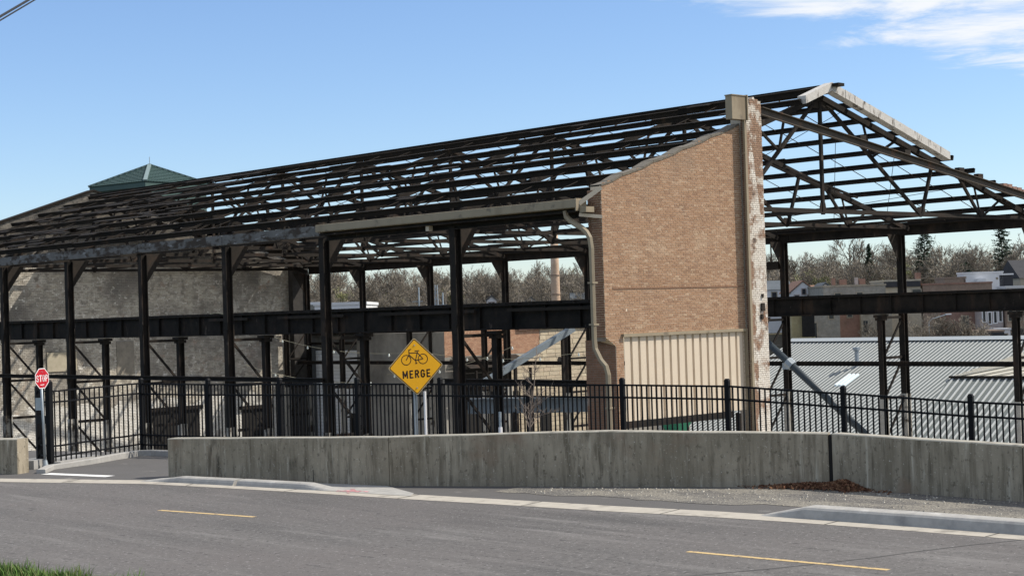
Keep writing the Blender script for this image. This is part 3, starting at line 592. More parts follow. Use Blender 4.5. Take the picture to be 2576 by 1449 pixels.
mt_, mb_, mg_ = finish(top, 'truss', M['steel']), finish(bot, 'bottom_chord', M['steel2']), finish(gus, 'gusset', M['steel2']); mw_ = [finish(x_, 'web_member', M['steel']) for x_ in webs]
for i, y in enumerate(YS):
    yy = y if i else .42
    t = put('truss', mt_, mf, Matrix.Translation((0, yy, 0)))
    for nm, me in [('bottom_chord', mb_), ('gusset', mg_)] + [('web_member', x_) for x_ in mw_]: put(nm, me, t, Matrix.Translation((0, yy, 0)))
# bottom chord ties running the length of the building
for x in (3.6, 7.4, 11.3, 17.27, 21.3): ob('chord_tie', MB().beam((x, .5, 6.55), (x, 49.9, 6.55), .10, .10), M['steel2'], mf)
# purlins, one per bay
PU = [.25, 1.8, 3.35, 4.9, 6.45, 8.0, 9.55, 11.05]; PF = [11.5, 12.9, 14.35, 15.8, 17.25, 18.7, 20.15, 21.6, 23.05, 24.5, 25.6]
pm = MB(); pm.box((0, 0, 0), (.08, 1, .185)); pm.box((.05, 0, .078), (.07, 1, .025)); pm.box((.05, 0, -.078), (.07, 1, .025)); pm.box((-.02, 0, .102), (.12, .992, .02)); pmesh = finish(pm, 'purlin', M['timber'])
pm = MB(); pm.box((0, 0, 0), (.06, 1, .175)); pm.box((-.045, 0, .077), (.06, 1, .02)); pm.box((-.045, 0, -.077), (.06, 1, .02)); pmesh2 = finish(pm, 'purlin', M['timber'])
for xs, me in ((PU, pmesh), (PF, pmesh2)):
    for x in xs:
        sl_ = math.atan(.336) if x < 11.3 else -math.atan(.277)
        for i in range(8):
            ya, yb = YS[i] - (.0 if i else (.0 if x < 7.6 else .55)), YS[i + 1]
            m4 = Matrix.Translation((x + random.uniform(-.02, .02), (ya + yb) / 2, rz(x) - .06 + random.uniform(-.025, .02))) @ Matrix.Rotation(random.uniform(-.0035, .0035), 4, 'X') @ Matrix.Rotation(-sl_ + random.uniform(-.05, .05), 4, 'Y') @ Matrix.Diagonal((1, yb - ya - .01, random.uniform(.92, 1.08), 1))
            put('purlin', me, mf, m4)
# ridge board
ob('ridge_cap', MB().box((11.3, 24.7, 10.70), (.34, 50.4, .10)), M['timber'], mf)
# sag rods between purlins, leftover roof boards
for i in range(8):
    for t in (.33, .67):
        sg = MB(); y = lerp(YS[i], YS[i + 1], t)
        for xs in (PU, PF):
            for a, b in zip(xs, xs[1:]): sg.beam((a, y, rz(a) - .05), (b, y + .1, rz(b) - .05), .022, .022)
        ob('sag_rod', sg, M['steel2'], mf)
bd = MB().box((0, 0, 0), (1, 1, .03)); bdm = finish(bd, 'roof_board', M['timber'])
for k in range(64):
    y = random.choice((random.uniform(1, 50), random.uniform(29, 50), random.uniform(36, 50))); j = random.randrange(len(PU) - 1); xa, xb = PU[j], PU[j + 1]; x = (xa + xb) / 2
    wd = random.uniform(.12, .3) if k % 5 or y < 28 else random.uniform(.5, 1.3)
    x += random.uniform(-.5, .5); put('roof_board', bdm, mf, Matrix.Translation((x, min(y, 47.5), rz(x) + .10)) @ Matrix.Rotation(-math.atan(.336), 4, 'Y') @ Matrix.Rotation(random.uniform(-.05, .05), 4, 'Z') @ Matrix.Diagonal((.24, wd * 6, 1, 1)))
# the last bays of the far slope keep their charred deck boards
dk = finish(MB().box((0, 0, 0), (1, 1, .03)), 'deck_board', M['timber']); random.seed(63)
for i in (7,):
    x = 11.55
    while x < WX + .3:
        if random.random() > (.03 if i == 6 else .0): put('deck_board', dk, mf, Matrix.Translation((x, (YS[i] + 1.9 + YS[i + 1]) / 2 + random.uniform(-.15, .05), rz(x) + .085 + random.uniform(-.01, .02))) @ Matrix.Rotation(math.atan(.277), 4, 'Y') @ Matrix.Rotation(random.uniform(-.004, .004), 4, 'Z') @ Matrix.Diagonal((.275, YS[i + 1] - YS[i] - 1.9 + random.uniform(-.3, .06), 1, 1)))
        x += .27
# hanging scraps, sway rods
for a, b in (((12.3, .3, 9.9), (7.8, 3.5, 7.0)), ((13, 1, 9.4), (20, 6.2, 6.7)), ((8, 3, 9.2), (14, 6.3, 6.9)), ((16, .6, 8.8), (24, 6.4, 6.9)), ((21, .8, 7.7), (17, 6.2, 6.8)), ((4, 20, 8), (10, 25, 6.8)), ((3, 8, 7.6), (9, 13, 6.7)), ((15, 14, 9), (22, 19, 6.7))): ob('sway_rod', MB().beam(a, b, .02, .02), M['steel'], mf)
for a, b in (((13.6, 4.5, 8.6), (17.0, 3.5, 7.3)), ((14.9, 4.8, 8.5), (18.2, 3.8, 7.4)), ((8.4, 3.0, 7.3), (10.4, 3.6, 7.4))): ob('loose_strut', MB().beam(a, b, .09, .07), M['steel'], mf)
# gable end dressings: white rake boards, raking channel, brick stubs, lattice bracing at the lower eave
def rk(x0, z0, x1, z1, h, y, t): return MB().prism([(x0, y, z0), (x1, y, z1), (x1, y, z1 - h), (x0, y, z0 - h)], (0, t, 0))
for xa in (9.66,): ob('rake_board', rk(9.66, 10.25, 11.16, 10.79, .27, -.24, .34), M['whitepaint'], mf)
segs = [11.16 + i * (18.3 - 11.16) / 10 for i in range(11)]
for a, b in zip(segs, segs[1:]): ob('rake_board', rk(a + (.0 if a < 11.2 else .012), 10.79 - .2825 * (a - 11.16), b, 10.79 - .2825 * (b - 11.16), .29 - .01 * random.random(), -.24 + random.uniform(-.012, .012), .34), M['whitepaint'], mf)
ch_ = MB(); p0, p1 = V(7.32, -.14, 9.60), V(25.9, -.14, 6.98); d = (p1 - p0).normalized(); upv = V(-d.z, 0, d.x)
ch_.beam(p0, p1, .03, .24, upv); ch_.beam(p0 + upv * .12 + V(0, -.05, 0), p1 + upv * .12 + V(0, -.05, 0), .12, .025, upv); ch_.beam(p0 - upv * .12 + V(0, -.05, 0), p1 - upv * .12 + V(0, -.05, 0), .12, .025, upv); ob('raking_channel', ch_, mat('raker_steel', (.085, .07, .055), (.055, .045, .036), 3, .8, stains=[((.12, .07, .045), 2, .6, .7)]), mf)
for x in (12.9, 15.6, 19.1, 20.4): ob('purlin_stub', MB().box((x, -.1, lerp(9.60, 6.98, (x - 7.32) / 18.58) + .22), (.34, .2, .16)), M['steel2'], mf)
for i in range(6): ob('brick_stub', MB().box((22.2 + i * .35, -.05, lerp(9.60, 6.98, (22.2 + i * .35 - 7.32) / 18.58) + .19 + random.uniform(-.02, .03)), (.3, .25, .14)), M['t_red'], mf)
ob('gable_bracket', MB().prism([(WX - 1.9, -2.6, 3.7), (WX - 1.9, -1.3, 3.7), (WX - 1.9, -2.2, 4.35), (WX - 1.9, -2.6, 4.4)], (.3, 0, 0)), M['steel2'], mf)
ob('crane_column', cc.mesh('crane_column', M['steel']), None, mf).location = (CX[1], -2.55, 0)
hs = MB().box((WX + .1, 14.0, 5.2), (.7, 1.3, .35)).beam((WX + .1, 14.0, 5.2), (WX + .1, 14.0, 6.3), .05, .05); ob('lamp_bracket', hs, M['steel2'], mf)

# ------------------------------------------------------------------ far gable end wall
ew_ = thing('brick_end_wall', 'sooty cream brick end wall closing the far end of the mill', 'wall', (13, 50.4, -5))
def farx(x): return min(rz(x) + .25, 11.0)
mb = MB(); mb.prism([(-.2, 50.42, -5.2), (WX + .3, 50.42, -5.2), (WX + .3, 50.42, 6.9), (11.6, 50.42, 10.98), (-.2, 50.42, 7.0)], (0, .5, 0)); ob('wall_core', mb, M['farmortar'], ew_)
HOLES = [(8.5, 10.35, .95, 2.05), (12.8, 13.95, .6, 2.5), (14.9, 18.1, -5.2, -1.65), (21.2, 23.0, -5.2, -1.9)]
M['washbrick'] = mat('whitewashed_end_brick', (.70, .68, .63), (.60, .58, .53), 3, .92, .004, 40, rnd=[(.75, .73, .68), (.55, .52, .47), (.7, .66, .6), (.63, .61, .57)], stains=[((.24, .22, .19), .8, .55, .68), ((.13, .12, .11), 2, .64, .74)])
bricks(ew_, (0, 50.42, 0), (1, 0, 0), (0, -1, 0), 3.5, WX + .2, -4.6, -.9, lambda x, z: z < -.9 - .5 * math.sin(x * 1.7) * math.sin(x * .6) and not any(a < x < b and c < z < d for a, b, c, d in HOLES), M['washbrick'], bl=.225, bh=.075, jt=.016, proud=.012, seed=10, header=5, nmax=0, name='whitewashed_brick')
bricks(ew_, (0, 50.42, 0), (1, 0, 0), (0, -1, 0), 3.5, WX + .2, -1.73, 6.75, lambda x, z: z < farx(x) and z > -.9 - .5 * math.sin(x * 1.7) * math.sin(x * .6) and not any(a < x < b and c < z < d for a, b, c, d in HOLES), M['farbrick'], bl=.225, bh=.075, jt=.016, proud=.012, seed=9, header=5)
M['gablebrick'] = mat('dark_gable_brick', (.15, .135, .115), (.10, .09, .078), 2.5, .92, .004, 40, rnd=[(.19, .17, .145), (.11, .10, .085), (.22, .195, .165), (.08, .072, .062)], stains=[((.05, .045, .04), .4, .5, .68), ((.34, .31, .26), .5, .64, .74)])  # gable triangle bricks, darker than the wall below
bricks(ew_, (0, 50.42, 0), (1, 0, 0), (0, -1, 0), 0, WX + .2, 6.76, 11, lambda x, z: z < farx(x), M['gablebrick'], bl=.225, bh=.075, jt=.016, proud=.012, seed=19, header=5, nmax=0, name='gable_brick')
ob('boarded_window', MB().box((9.42, 50.38, 1.5), (1.8, .06, 1.06)), mat('old_boards', (.42, .375, .285), (.34, .30, .225), 4, .9), ew_); ob('boarded_window', MB().box((13.37, 50.40, 1.55), (1.1, .05, 1.88)), mat('bricked_up', (.30, .27, .22), (.20, .18, .15), 4, .95), ew_)
for x0, x1, z1 in ((14.9, 18.1, -1.65), (21.2, 23.0, -1.9)): ob('doorway', MB().box(((x0 + x1) / 2, 50.40, (z1 - 5.2) / 2), (x1 - x0, .05, z1 + 5.2)), M['dark'], ew_); ob('lintel', MB().box(((x0 + x1) / 2, 50.33, z1 + .12), (x1 - x0 + .5, .16, .22)), M['steel'], ew_)
ob('pilaster', MB().box((25.4, 50.2, 1.0), (1.2, .5, 12.0)), mat('charred_brick', (.03, .028, .026), (.06, .055, .05), 3, .95), ew_)
ob('ledge', MB().box((17, 50.34, .15), (2.6, .15, .25)), M['steel2'], ew_)
ob('coping', MB().prism([(-.3, 50.3, 6.98), (11.6, 50.3, 10.98), (11.6, 50.3, 11.08), (-.3, 50.3, 7.08)], (0, .75, 0)).prism([(11.6, 50.3, 10.98), (WX + .4, 50.3, 6.88), (WX + .4, 50.3, 6.98), (11.6, 50.3, 11.08)], (0, .75, 0)), M['timber'], ew_)

# ------------------------------------------------------------------ low annexes beyond the far side
an = thing('block_annex', 'low white painted block annex against the far side of the mill', 'building', (32, 45, -5))
mb = MB(); xw = WX + .75
ob('wall', MB().prism([(xw, 37.4, -5.2), (xw, 52, -5.2), (xw, 52, 2.4), (xw, 37.4, 2.4)], (9, 0, 0)), mat('dark_wall_top', (.17, .165, .15), (.10, .098, .09), 2, .95), an)
random.seed(5)
y = 37.6; bk = []
bricks(an, (xw, 50.2, 0), (0, -1, 0), (-1, 0, 0), 0, 12.6, -4.9, 1.3, lambda u, z: not (3.4 < u < 4.6 and z < -2.4) and not (9.0 < u < 10.6 and z < -2.0), M['block'], bl=.42, bh=.2, jt=.012, proud=.02, seed=11, header=0, nmax=300, name='block')
ob('door', MB().box((xw - .02, 46.2, -3.7), (.05, 1.15, 2.6)), M['dark'], an); ob('door', MB().box((xw - .02, 40.4, -3.5), (.05, 1.5, 3.0)), M['dark'], an)
for y in (44.5, 41.6, 38.4): ob('wall_pipe', MB().tube([(xw - .12, y, -5), (xw - .12, y, 2.2)], .06, 8), M['basepaint'], an)
ob('roof', MB().box((xw + 4.5, 44.7, 2.5), (9.4, 15, .16)), M['steel2'], an)
wg = thing('stone_wing', 'sunlit orange brick and cream stone wing beyond the far columns', 'building', (34, 37, -5))
ob('wall_core', MB().prism([(WX - .1, 36.95, -5.2), (46, 36.95, -5.2), (46, 36.95, 3.2), (31.5, 36.95, 3.2), (31.5, 36.95, 2.45), (WX - .1, 36.95, 2.45)], (0, 8, 0)), M['farmortar'], wg)
bricks(wg, (0, 36.95, 0), (1, 0, 0), (0, -1, 0), WX - .1, 33.2, 1.05, 2.45, None, M['wingbrick'], seed=13, bl=.21, bh=.062, jt=.013, proud=.012)
WD = [(30.4, 31.3, -5.2, -1.0), (33.0, 33.9, -5.2, -1.6)]
bricks(wg, (0, 36.95, 0), (1, 0, 0), (0, -1, 0), 30.6, 40.5, -4.9, 2.3, lambda x, z: not (x < 33.2 and z > .95) and not any(a < x < b and c < z < d for a, b, c, d in WD), M['stone'], bl=.55, bh=.24, jt=.022, proud=.035, seed=14, header=0, name='stone', ashlar=True)
for a, b, c, d in WD: ob('door', MB().box(((a + b) / 2, 36.93, (c + d) / 2), (b - a, .05, d - c)), M['dark'], wg)
ob('vent_hole', MB().tube([(34.8, 36.90, .55), (34.8, 36.95, .55)], .16, 12), M['dark'], wg)
ob('fascia', MB().box((37, 36.85, 2.75), (11.2, .12, .7)), mat('wing_fascia', (.22, .14, .115), (.18, .115, .095), 1.2, .85), wg)
cn = MB()
for i in range(5): cn.beam((WX + .2, 36.2 - i * .28, .95 - i * .1), (31.2, 36.2 - i * .28, .95 - i * .1), .26, .03)
aw = thing('dark_canopy', 'dark sheet canopy hung below the orange brick', 'canopy', (29, 36, -.5))
for i in range(5): ob('sheet', MB().box((28.7, 36.75 - i * .33, .93 - i * .12), (5.0, .32, .03), (V(1, 0, 0), V(0, .94, .34), V(0, -.34, .94))), M['steel2'], aw)
ob('support', MB().box((26.7, 35.4, -2.4), (.12, .12, 5.3)), M['steel'], aw); ob('support', MB().box((30.9, 35.4, -2.4), (.12, .12, 5.3)), M['steel'], aw)
ob('back_panel', MB().box((28.4, 36.7, -2.4), (4.2, .1, 5.4)), M['dark'], aw)

chu = thing('inclined_chute', 'blue grey inclined steel chute inside the mill', 'chute', (16, 20, -1))
ob('trough', MB().hsec((13.2, 20, .38), (18.9, 20, 2.62), .27, .26, .03, (0, 0, 1)).beam((13.2, 19.88, .38), (18.9, 19.88, 2.62), .03, .26), M['blue'], chu)
ob('leg', MB().beam((15.2, 20, 1.0), (15.2, 20, -5), .12, .12), M['steel'], chu); ob('leg', MB().beam((18.2, 20, 2.2), (18.2, 20, -5), .12, .12), M['steel'], chu)
bmx = thing('blue_beam', 'blue grey horizontal steel beam behind the fence left of the brick wall', 'beam', (6, 4, 0))
ob('web', MB().box((7.5, 8.0, .06), (9.0, .06, .50), (V(.55, -.83, 0), V(.83, .55, 0), V(0, 0, 1))), M['blue'], bmx); ob('flange', MB().box((7.5, 8.0, .335), (9.0, .35, .05), (V(.55, -.83, 0), V(.83, .55, 0), V(0, 0, 1))), M['blue'], bmx)
ob('leg', MB().box((6.0, 10.3, -2.6), (.16, .16, 4.9)), M['steel'], bmx); ob('leg', MB().box((9.3, 5.3, -2.6), (.16, .16, 4.9)), M['steel'], bmx)
# string lights
def catenary(a, b, sag, n_=16):
    a, b = Vector(a), Vector(b); return [a.lerp(b, i / n_) - V(0, 0, sag * (1 - (2 * i / n_ - 1) ** 2)) for i in range(n_ + 1)]
SL = [((14, 36.6, 2.55), (14, 25.2, 1.75), .35, 'string of bulbs sagging across the middle bays behind the bicycle sign'), ((14, 25.0, 1.75), (15.5, 14.0, 1.95), .45, 'string of bulbs hung right of the bicycle sign towards the wall'), ((12.5, 37.0, 1.2), (13, 27.5, .4), .3, 'lower slack string of bulbs left of the bicycle sign'), ((16, 30, .6), (16, 21, 1.9), .35, 'string of bulbs rising behind the bicycle sign')]
bulbm = MB().tube([(0, 0, .0), (0, 0, -.05), (0, 0, -.10), (0, 0, -.16)], [.02, .03, .055, .02], 8).mesh('bulb', M['bulb'], True)
for a, b, s, lb in SL:
    t = thing('string_lights', lb, 'string lights', a, 'string lights in the mill'); c = catenary(a, b, s); ob('cord', MB().tube(c, .014, 4), M['wire'], t)
    for p in c[1::3]: put('bulb', bulbm, t, Matrix.Translation(p))
rp = thing('rope', 'pale rope looped over the crane girder', 'rope', (1.4, 22.2, 3.6))
ob('strand', MB().tube([(1.40, 22.9, 3.74), (1.38, 22.4, 3.78), (1.36, 21.9, 3.72), (1.36, 21.6, 3.4), (1.38, 21.5, 2.8), (1.36, 21.55, 2.2)], .018, 5), M['wire'], rp)

# ------------------------------------------------------------------ diagonal pipe, green hopper
dpn = thing('diagonal_pipe', 'thick dark blue pipe slanting down behind the right fence', 'pipe', (20, 8, 0))
a, b = V(23.3, 14.0, 3.05), V(24.6, 7.0, -3.2)
ob('tube', MB().tube([a, b], .16, 14), M['pipe'], dpn, smooth=True); c = a.lerp(b, .36); d = (b - a).normalized()
ob('clamp', MB().tube([c - d * .16, c + d * .16], .24, 8), M['galv'], dpn); ob('hanger', MB().box(c + V(-.1, .15, -.1), (.12, .3, .28)), M['galv'], dpn)
hp = thing('green_hopper', 'green funnel hopper below the tan panel', 'hopper', (7, 3, -1))
mb = MB(); mb.hexa([V(6.95, 3.5, -1.1) + V(x, y, 0) for x, y in ((-.06, -.06), (.06, -.06), (.06, .06), (-.06, .06))] + [V(6.95, 3.5, -.1) + V(x * .5, y * .5, 0) for x, y in ((-1, -1), (1, -1), (1, 1), (-1, 1))]); ob('funnel', mb, M['green'], hp); ob('spout', MB().tube([(6.95, 3.5, -1.1), (6.95, 3.5, -5)], .06, 8), M['green'], hp)

# ------------------------------------------------------------------ sheet metal roofed shed on the right
sh = thing('metal_roof_shed', 'broad grey ribbed sheet metal roof beyond the right hand columns', 'building', (38, 10, -5))
RX, RZ, sl = 51.5, 1.04, .38; EX = 37.3; EZ = RZ - sl * (RX - EX); YA, YB = -30.0, 32.3
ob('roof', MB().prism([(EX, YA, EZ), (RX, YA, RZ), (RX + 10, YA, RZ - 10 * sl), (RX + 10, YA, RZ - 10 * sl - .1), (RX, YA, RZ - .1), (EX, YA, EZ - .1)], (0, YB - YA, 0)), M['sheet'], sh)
rib = MB(); L = math.hypot(RX - EX, RZ - EZ)
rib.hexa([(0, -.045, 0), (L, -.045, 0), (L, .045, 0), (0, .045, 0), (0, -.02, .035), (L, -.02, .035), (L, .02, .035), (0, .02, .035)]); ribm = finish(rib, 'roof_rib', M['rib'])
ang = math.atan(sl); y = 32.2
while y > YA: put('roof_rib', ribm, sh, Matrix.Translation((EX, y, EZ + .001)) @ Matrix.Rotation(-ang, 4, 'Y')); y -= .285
ob('ridge_cap', MB().prism([(RX - .4, YA, RZ - .04), (RX, YA, RZ + .16), (RX + .4, YA, RZ - .04)], (0, YB - YA, 0)), mat('ridge_metal', (.36, .39, .40), None, 2, .5), sh)
for y in (24.24, 23.95, 23.67):
    x0, x1 = 44.85, 46.35; ob('skylight', MB().hexa([(x, y + dy, EZ + (x - EX) * sl + dz) for dz in (.01, .125) for x, dy in ((x0, -.07), (x1, -.07), (x1, .07), (x0, .07))]), M['skylight'], sh)
ob('wall', MB().box((44.4, 1.1, -5.2), (13.0, 62.0, 1.4)), M['t_stone'], sh); ob('vent_pipe', MB().tube([(47.6, 24.6, -.7), (47.6, 24.6, .55)], .13, 8).tube([(47.6, 24.6, .55), (47.6, 24.6, .72)], .24, 8), M['galv'], sh)
# cross roof with cream rear slope
cr_ = thing('cream_roof_wing', 'small cross roof with a cream sheet slope over the grey roof', 'building', (46, 10, -3))
def on(x, dz=0): return EZ + (x - EX) * sl + dz
P = [V(46.05, 17.3, on(46.05, .06)), V(46.05, -20, on(46.05, .30)), V(51.4, -20, on(51.4, .16)), V(51.4, 13.0, on(51.4, .06))]
ob('cream_slope', MB().hexa([p - V(0, 0, .2) for p in P] + P), M['cream'], cr_)
creamrib = mat('cream_rib', (.74, .70, .60), None, 2, .5)
for i in range(34):
    a = P[0].lerp(P[1], (i + .1) / 34); b = a + V(5.2, -9.4, 0); b.z = on(b.x, .17)
    if i < 6: t = 1
    ob('slope_rib', MB().beam(a + V(0, 0, .05), b + V(0, 0, .0), .11, .05), creamrib, cr_)
for i in range(14):
    a = P[0].lerp(P[3], (i + .5) / 14); b = a + V(5.2, -9.4, 0) * (1 - (i + .5) / 14); b.z = on(b.x, .17); ob('slope_rib', MB().beam(a + V(0, 0, .05), b + V(0, 0, .0), .11, .05), creamrib, cr_)
Q = [P[0] + V(-.02, 0, -.02), P[1] + V(-.02, 0, -.02), V(37.2, -20, EZ + .30), V(37.2, 15.3, EZ + .12)]
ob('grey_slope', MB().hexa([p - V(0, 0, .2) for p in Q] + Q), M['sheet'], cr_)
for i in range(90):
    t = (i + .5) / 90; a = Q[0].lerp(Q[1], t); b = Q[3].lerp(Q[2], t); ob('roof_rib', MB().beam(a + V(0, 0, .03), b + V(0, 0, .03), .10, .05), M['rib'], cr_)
ob('eave_edge', MB().beam(P[0] + V(-.12, 0, .05), P[1] + V(-.12, 0, .05), .20, .12), M['steel2'], cr_)

# ------------------------------------------------------------------ green hip-roofed tower behind the mill
tw = thing('green_tower', 'square tower with green hipped roof behind the far end of the mill', 'building', (44.8, 98.8, -5))
c0 = site(-33.0, 150.0); hd = 5.45; a0 = rad(-8)
cor = [c0 + (RH * math.cos(a0 + k * math.pi / 2) - FH * math.sin(a0 + k * math.pi / 2)) * hd for k in range(4)]   # right, front, left, back
mb = MB().prism([V(p.x, p.y, -5.2) for p in [c0.lerp(q, .93) for q in cor]], (0, 0, 20.9)); ob('wall', mb, M['greenwall'], tw)
ob('fascia', MB().prism([V(p.x, p.y, 15.62) for p in cor], (0, 0, .45)), M['greenwall'], tw)
apx = V(c0.x, c0.y, 18.0); E_ = [V(p.x, p.y, 16.08) for p in [c0.lerp(q, 1.02) for q in cor]]
mb = MB(); [mb.face([E_[i], E_[(i + 1) % 4], apx]) for i in range(4)]; rfo = ob('roof', mb, M['greenroof'], tw)
tm = MB()
for f in range(4):
    a, b = E_[f], E_[(f + 1) % 4]
    for r_ in range(11):
        t0 = r_ / 11; p, q = a.lerp(apx, t0), b.lerp(apx, t0); nq = max(1, int(24 * (1 - t0)))
        up = (apx - (a + b) / 2).normalized(); nn = (b - a).cross(apx - a).normalized(); nn = nn if nn.z > 0 else -nn
        for i in range(nq):
            s0, s1 = p.lerp(q, (i + .08) / nq), p.lerp(q, (i + .92) / nq); tm.hexa([s0, s1, s1 + up * .48, s0 + up * .48, s0 + nn * .10, s1 + nn * .10, s1 + up * .48 + nn * .03, s0 + up * .48 + nn * .03])
tag(ob('roof_tiles', tm, M['greenroof'], rfo), kind='stuff')
for p in E_: ob('hip_cap', MB().beam(p + V(0, 0, .1), apx + V(0, 0, .1), .34, .14), mat('hip_metal', (.16, .22, .22), None, 2, .4), rfo)
ob('finial', MB().tube([apx, apx + V(0, 0, .8)], .03, 5), M['galv'], tw)

# ------------------------------------------------------------------ fence
fn = thing('iron_fence', 'long black metal picket fence along the path', 'fence', (-9, -5, 0))
TOPZ = [1.86, 1.84, 1.84, 1.84, 1.83, 1.82, 1.80, 1.77, 1.62, 1.46, 1.36, 1.25]; FP = FENCE[1:]
post_m = MB().box((0, 0, 0), (.095, .095, 1)).mesh('post', M['fence']); cap_m = MB().hexa([(x * .055, y * .055, 0) for x, y in ((-1, -1), (1, -1), (1, 1), (-1, 1))] + [(x * .03, y * .03, .05) for x, y in ((-1, -1), (1, -1), (1, 1), (-1, 1))]).mesh('post_cap', M['fence'])
pick_m = MB().box((0, 0, 0), (.027, .027, 1)).mesh('picket', M['fence'])
def rotz(d): return Matrix.Rotation(math.atan2(d.y, d.x), 4, 'Z')
def fence_post(parent, p, z0, z1, d, me=post_m):
    q = put('post', me, parent, Matrix.Translation((p.x, p.y, (z0 + z1) / 2)) @ rotz(d) @ Matrix.Diagonal((1, 1, z1 - z0, 1)))
    put('post_cap', cap_m, parent, Matrix.Translation((p.x, p.y, z1)) @ rotz(d))
def fence_panel(parent, a, b, za, zb, n_, rails=(-.02, -.285, -1.36, -1.615), low=-1.87):
    a, b = V(*a, 0), V(*b, 0); d = (b - a).normalized(); L = (b - a).length
    for r in rails: ob('rail', MB().beam(a + V(0, 0, max(za + r, .12)) + d * .05, b + V(0, 0, max(zb + r, .12)) - d * .05, .035, .04), M['fence'], parent)
    for i in range(n_):
        t = (i + 1) / (n_ + 1); p = a.lerp(b, t); z1 = lerp(za, zb, t) - .01; z0 = max(.06, z1 + low)
        put('picket', pick_m, parent, Matrix.Translation((p.x, p.y, (z0 + z1) / 2)) @ rotz(d) @ Matrix.Diagonal((1, 1, z1 - z0, 1)))
for i in range(len(FP) - 1): fence_panel(fn, FP[i], FP[i + 1], TOPZ[i], TOPZ[i + 1], 20)
for i, p in enumerate(FP):
    q = FP[min(i + 1, len(FP) - 1)]; o_ = FP[max(i - 1, 0)]; fence_post(fn, V(*p, 0), 0, TOPZ[i] + .09, V(q[0] - o_[0], q[1] - o_[1], 0))
rf_ = thing('iron_fence', 'short return of black picket fence between stop sign and long fence', 'fence', (-13.5, 5, 0))
H0 = (-15.21, 4.31); fence_panel(rf_, H0, FP[0], 1.86, 1.88, 18)
thick = MB().box((0, 0, 0), (.13, .13, 1)).mesh('post', M['fence']); fence_post(rf_, V(*H0, 0), 0, 2.08, V(1, .4, 0), thick)
gtn = thing('iron_gate', 'narrow black gate leaf standing open behind the stop sign', 'gate', (-15, 5, 0)); G0, G1 = (-15.10, 4.50), (-14.87, 5.55)
fence_panel(gtn, G0, G1, 1.86, 1.84, 5); fence_post(gtn, V(*G0, 0), .1, 1.93, V(.2, 1, 0)); fence_post(gtn, V(*G1, 0), .1, 1.93, V(.2, 1, 0), thick)
ob('latch_box', MB().box((-14.98, 5.2, 1.12), (.12, .25, .2)), M['fence'], gtn); ob('hinge', MB().beam((-15.2, 4.33, 1.62), (-15.1, 4.5, 1.62), .05, .05), M['fence'], gtn); ob('hinge', MB().beam((-15.2, 4.33, .45), (-15.1, 4.5, .45), .05, .05), M['fence'], gtn)

# ------------------------------------------------------------------ signs
def arc(cx, cy, rx, ry, a0, a1, n_=8): return [(cx + rx * math.cos(rad(lerp(a0, a1, i / n_))), cy + ry * math.sin(rad(lerp(a0, a1, i / n_)))) for i in range(n_ + 1)]
GLYPH = {'M': [[(0, 0), (0, 1), (.5, .25), (1, 1), (1, 0)]], 'E': [[(1, 0), (0, 0), (0, 1), (1, 1)], [(0, .5), (.8, .5)]],
         'R': [[(0, 0), (0, 1), (.6, 1)] + arc(.6, .76, .4, .24, 90, -90) + [(0, .52)], [(.5, .52), (1, 0)]],
         'G': [arc(.5, .68, .5, .32, 20, 180) + arc(.5, .32, .5, .32, 180, 360) + [(1, .46), (.55, .46)]], 'S': [arc(.5, .75, .5, .25, 20, 250) + arc(.5, .25, .5, .25, 75, -160)],
         'T': [[(0, 1), (1, 1)], [(.5, 1), (.5, 0)]], 'O': [arc(.5, .68, .5, .32, 0, 180) + arc(.5, .32, .5, .32, 180, 360) + [(1, .68)]], 'P': [[(0, 0), (0, 1), (.6, 1)] + arc(.6, .74, .4, .26, 90, -90) + [(0, .48)]]}
class Face:                                   # a sign's own plane: r right, u up, n towards the reader
    def __init__(s, c, yaw_n, tilt=0.): s.c = Vector(c); s.n = V(*yaw_n, 0).normalized(); r = V(0, 0, 1).cross(s.n); s.r = r * math.cos(tilt) + V(0, 0, 1) * math.sin(tilt); s.u = s.n.cross(s.r)
    def at(s, x, y, o=0.): return s.c + s.r * x + s.u * y + s.n * o
    def flat(s, pts, o, mb): mb.face([s.at(x, y, o) for x, y in pts])
    def plate(s, pts, o0, o1): return MB().prism([s.at(x, y, o0) for x, y in pts], s.n * (o1 - o0))
    def line(s, pts, wd, o, mb, closed=False):
        pts = [Vector(p) for p in pts]; k = len(pts)
        for i in range(k if closed else k - 1):
            a, b = pts[i], pts[(i + 1) % k]; d = (b - a).normalized(); n_ = Vector((-d.y, d.x)) * wd / 2; e = d * wd * .35; s.flat([a - e - n_, b + e - n_, b + e + n_, a - e + n_], o, mb)
    def text(s, t, hgt, wids, gap, wd, cx, cy, o):      # highway-style stroke letters
        mb = MB(); x = cx - (sum(wids) + gap * (len(t) - 1)) / 2; y = cy - hgt / 2
        for ch_, w_ in zip(t, wids):
            i_ = wd / 2
            for ln in GLYPH[ch_]: s.line([(x + i_ + p * (w_ - wd), y + i_ + q * (hgt - wd)) for p, q in ln], wd, o, mb)
            x += w_ + gap; o += .0001
        return mb
def rdiamond(h, r):
    o_ = []
    for k in range(4):
        a = k * math.pi / 2; c = Vector((math.cos(a), math.sin(a))) * (h - r * 1.414)
        for j in range(-3, 4): b = a + j * math.pi / 12; o_.append((c.x + r * math.cos(b), c.y + r * math.sin(b)))
    return o_
ms = thing('merge_sign', 'yellow diamond warning sign with a bicycle over the word MERGE', 'road sign', (-10.7, -4.55, 0))
mc = site(-2.205, 36.4, 0); mc.z = 2.28; nrm = -(FH * math.cos(rad(16)) + RH * math.sin(rad(16)) * -1); nrm = -(FH * math.cos(rad(20))) + RH * math.sin(rad(20))
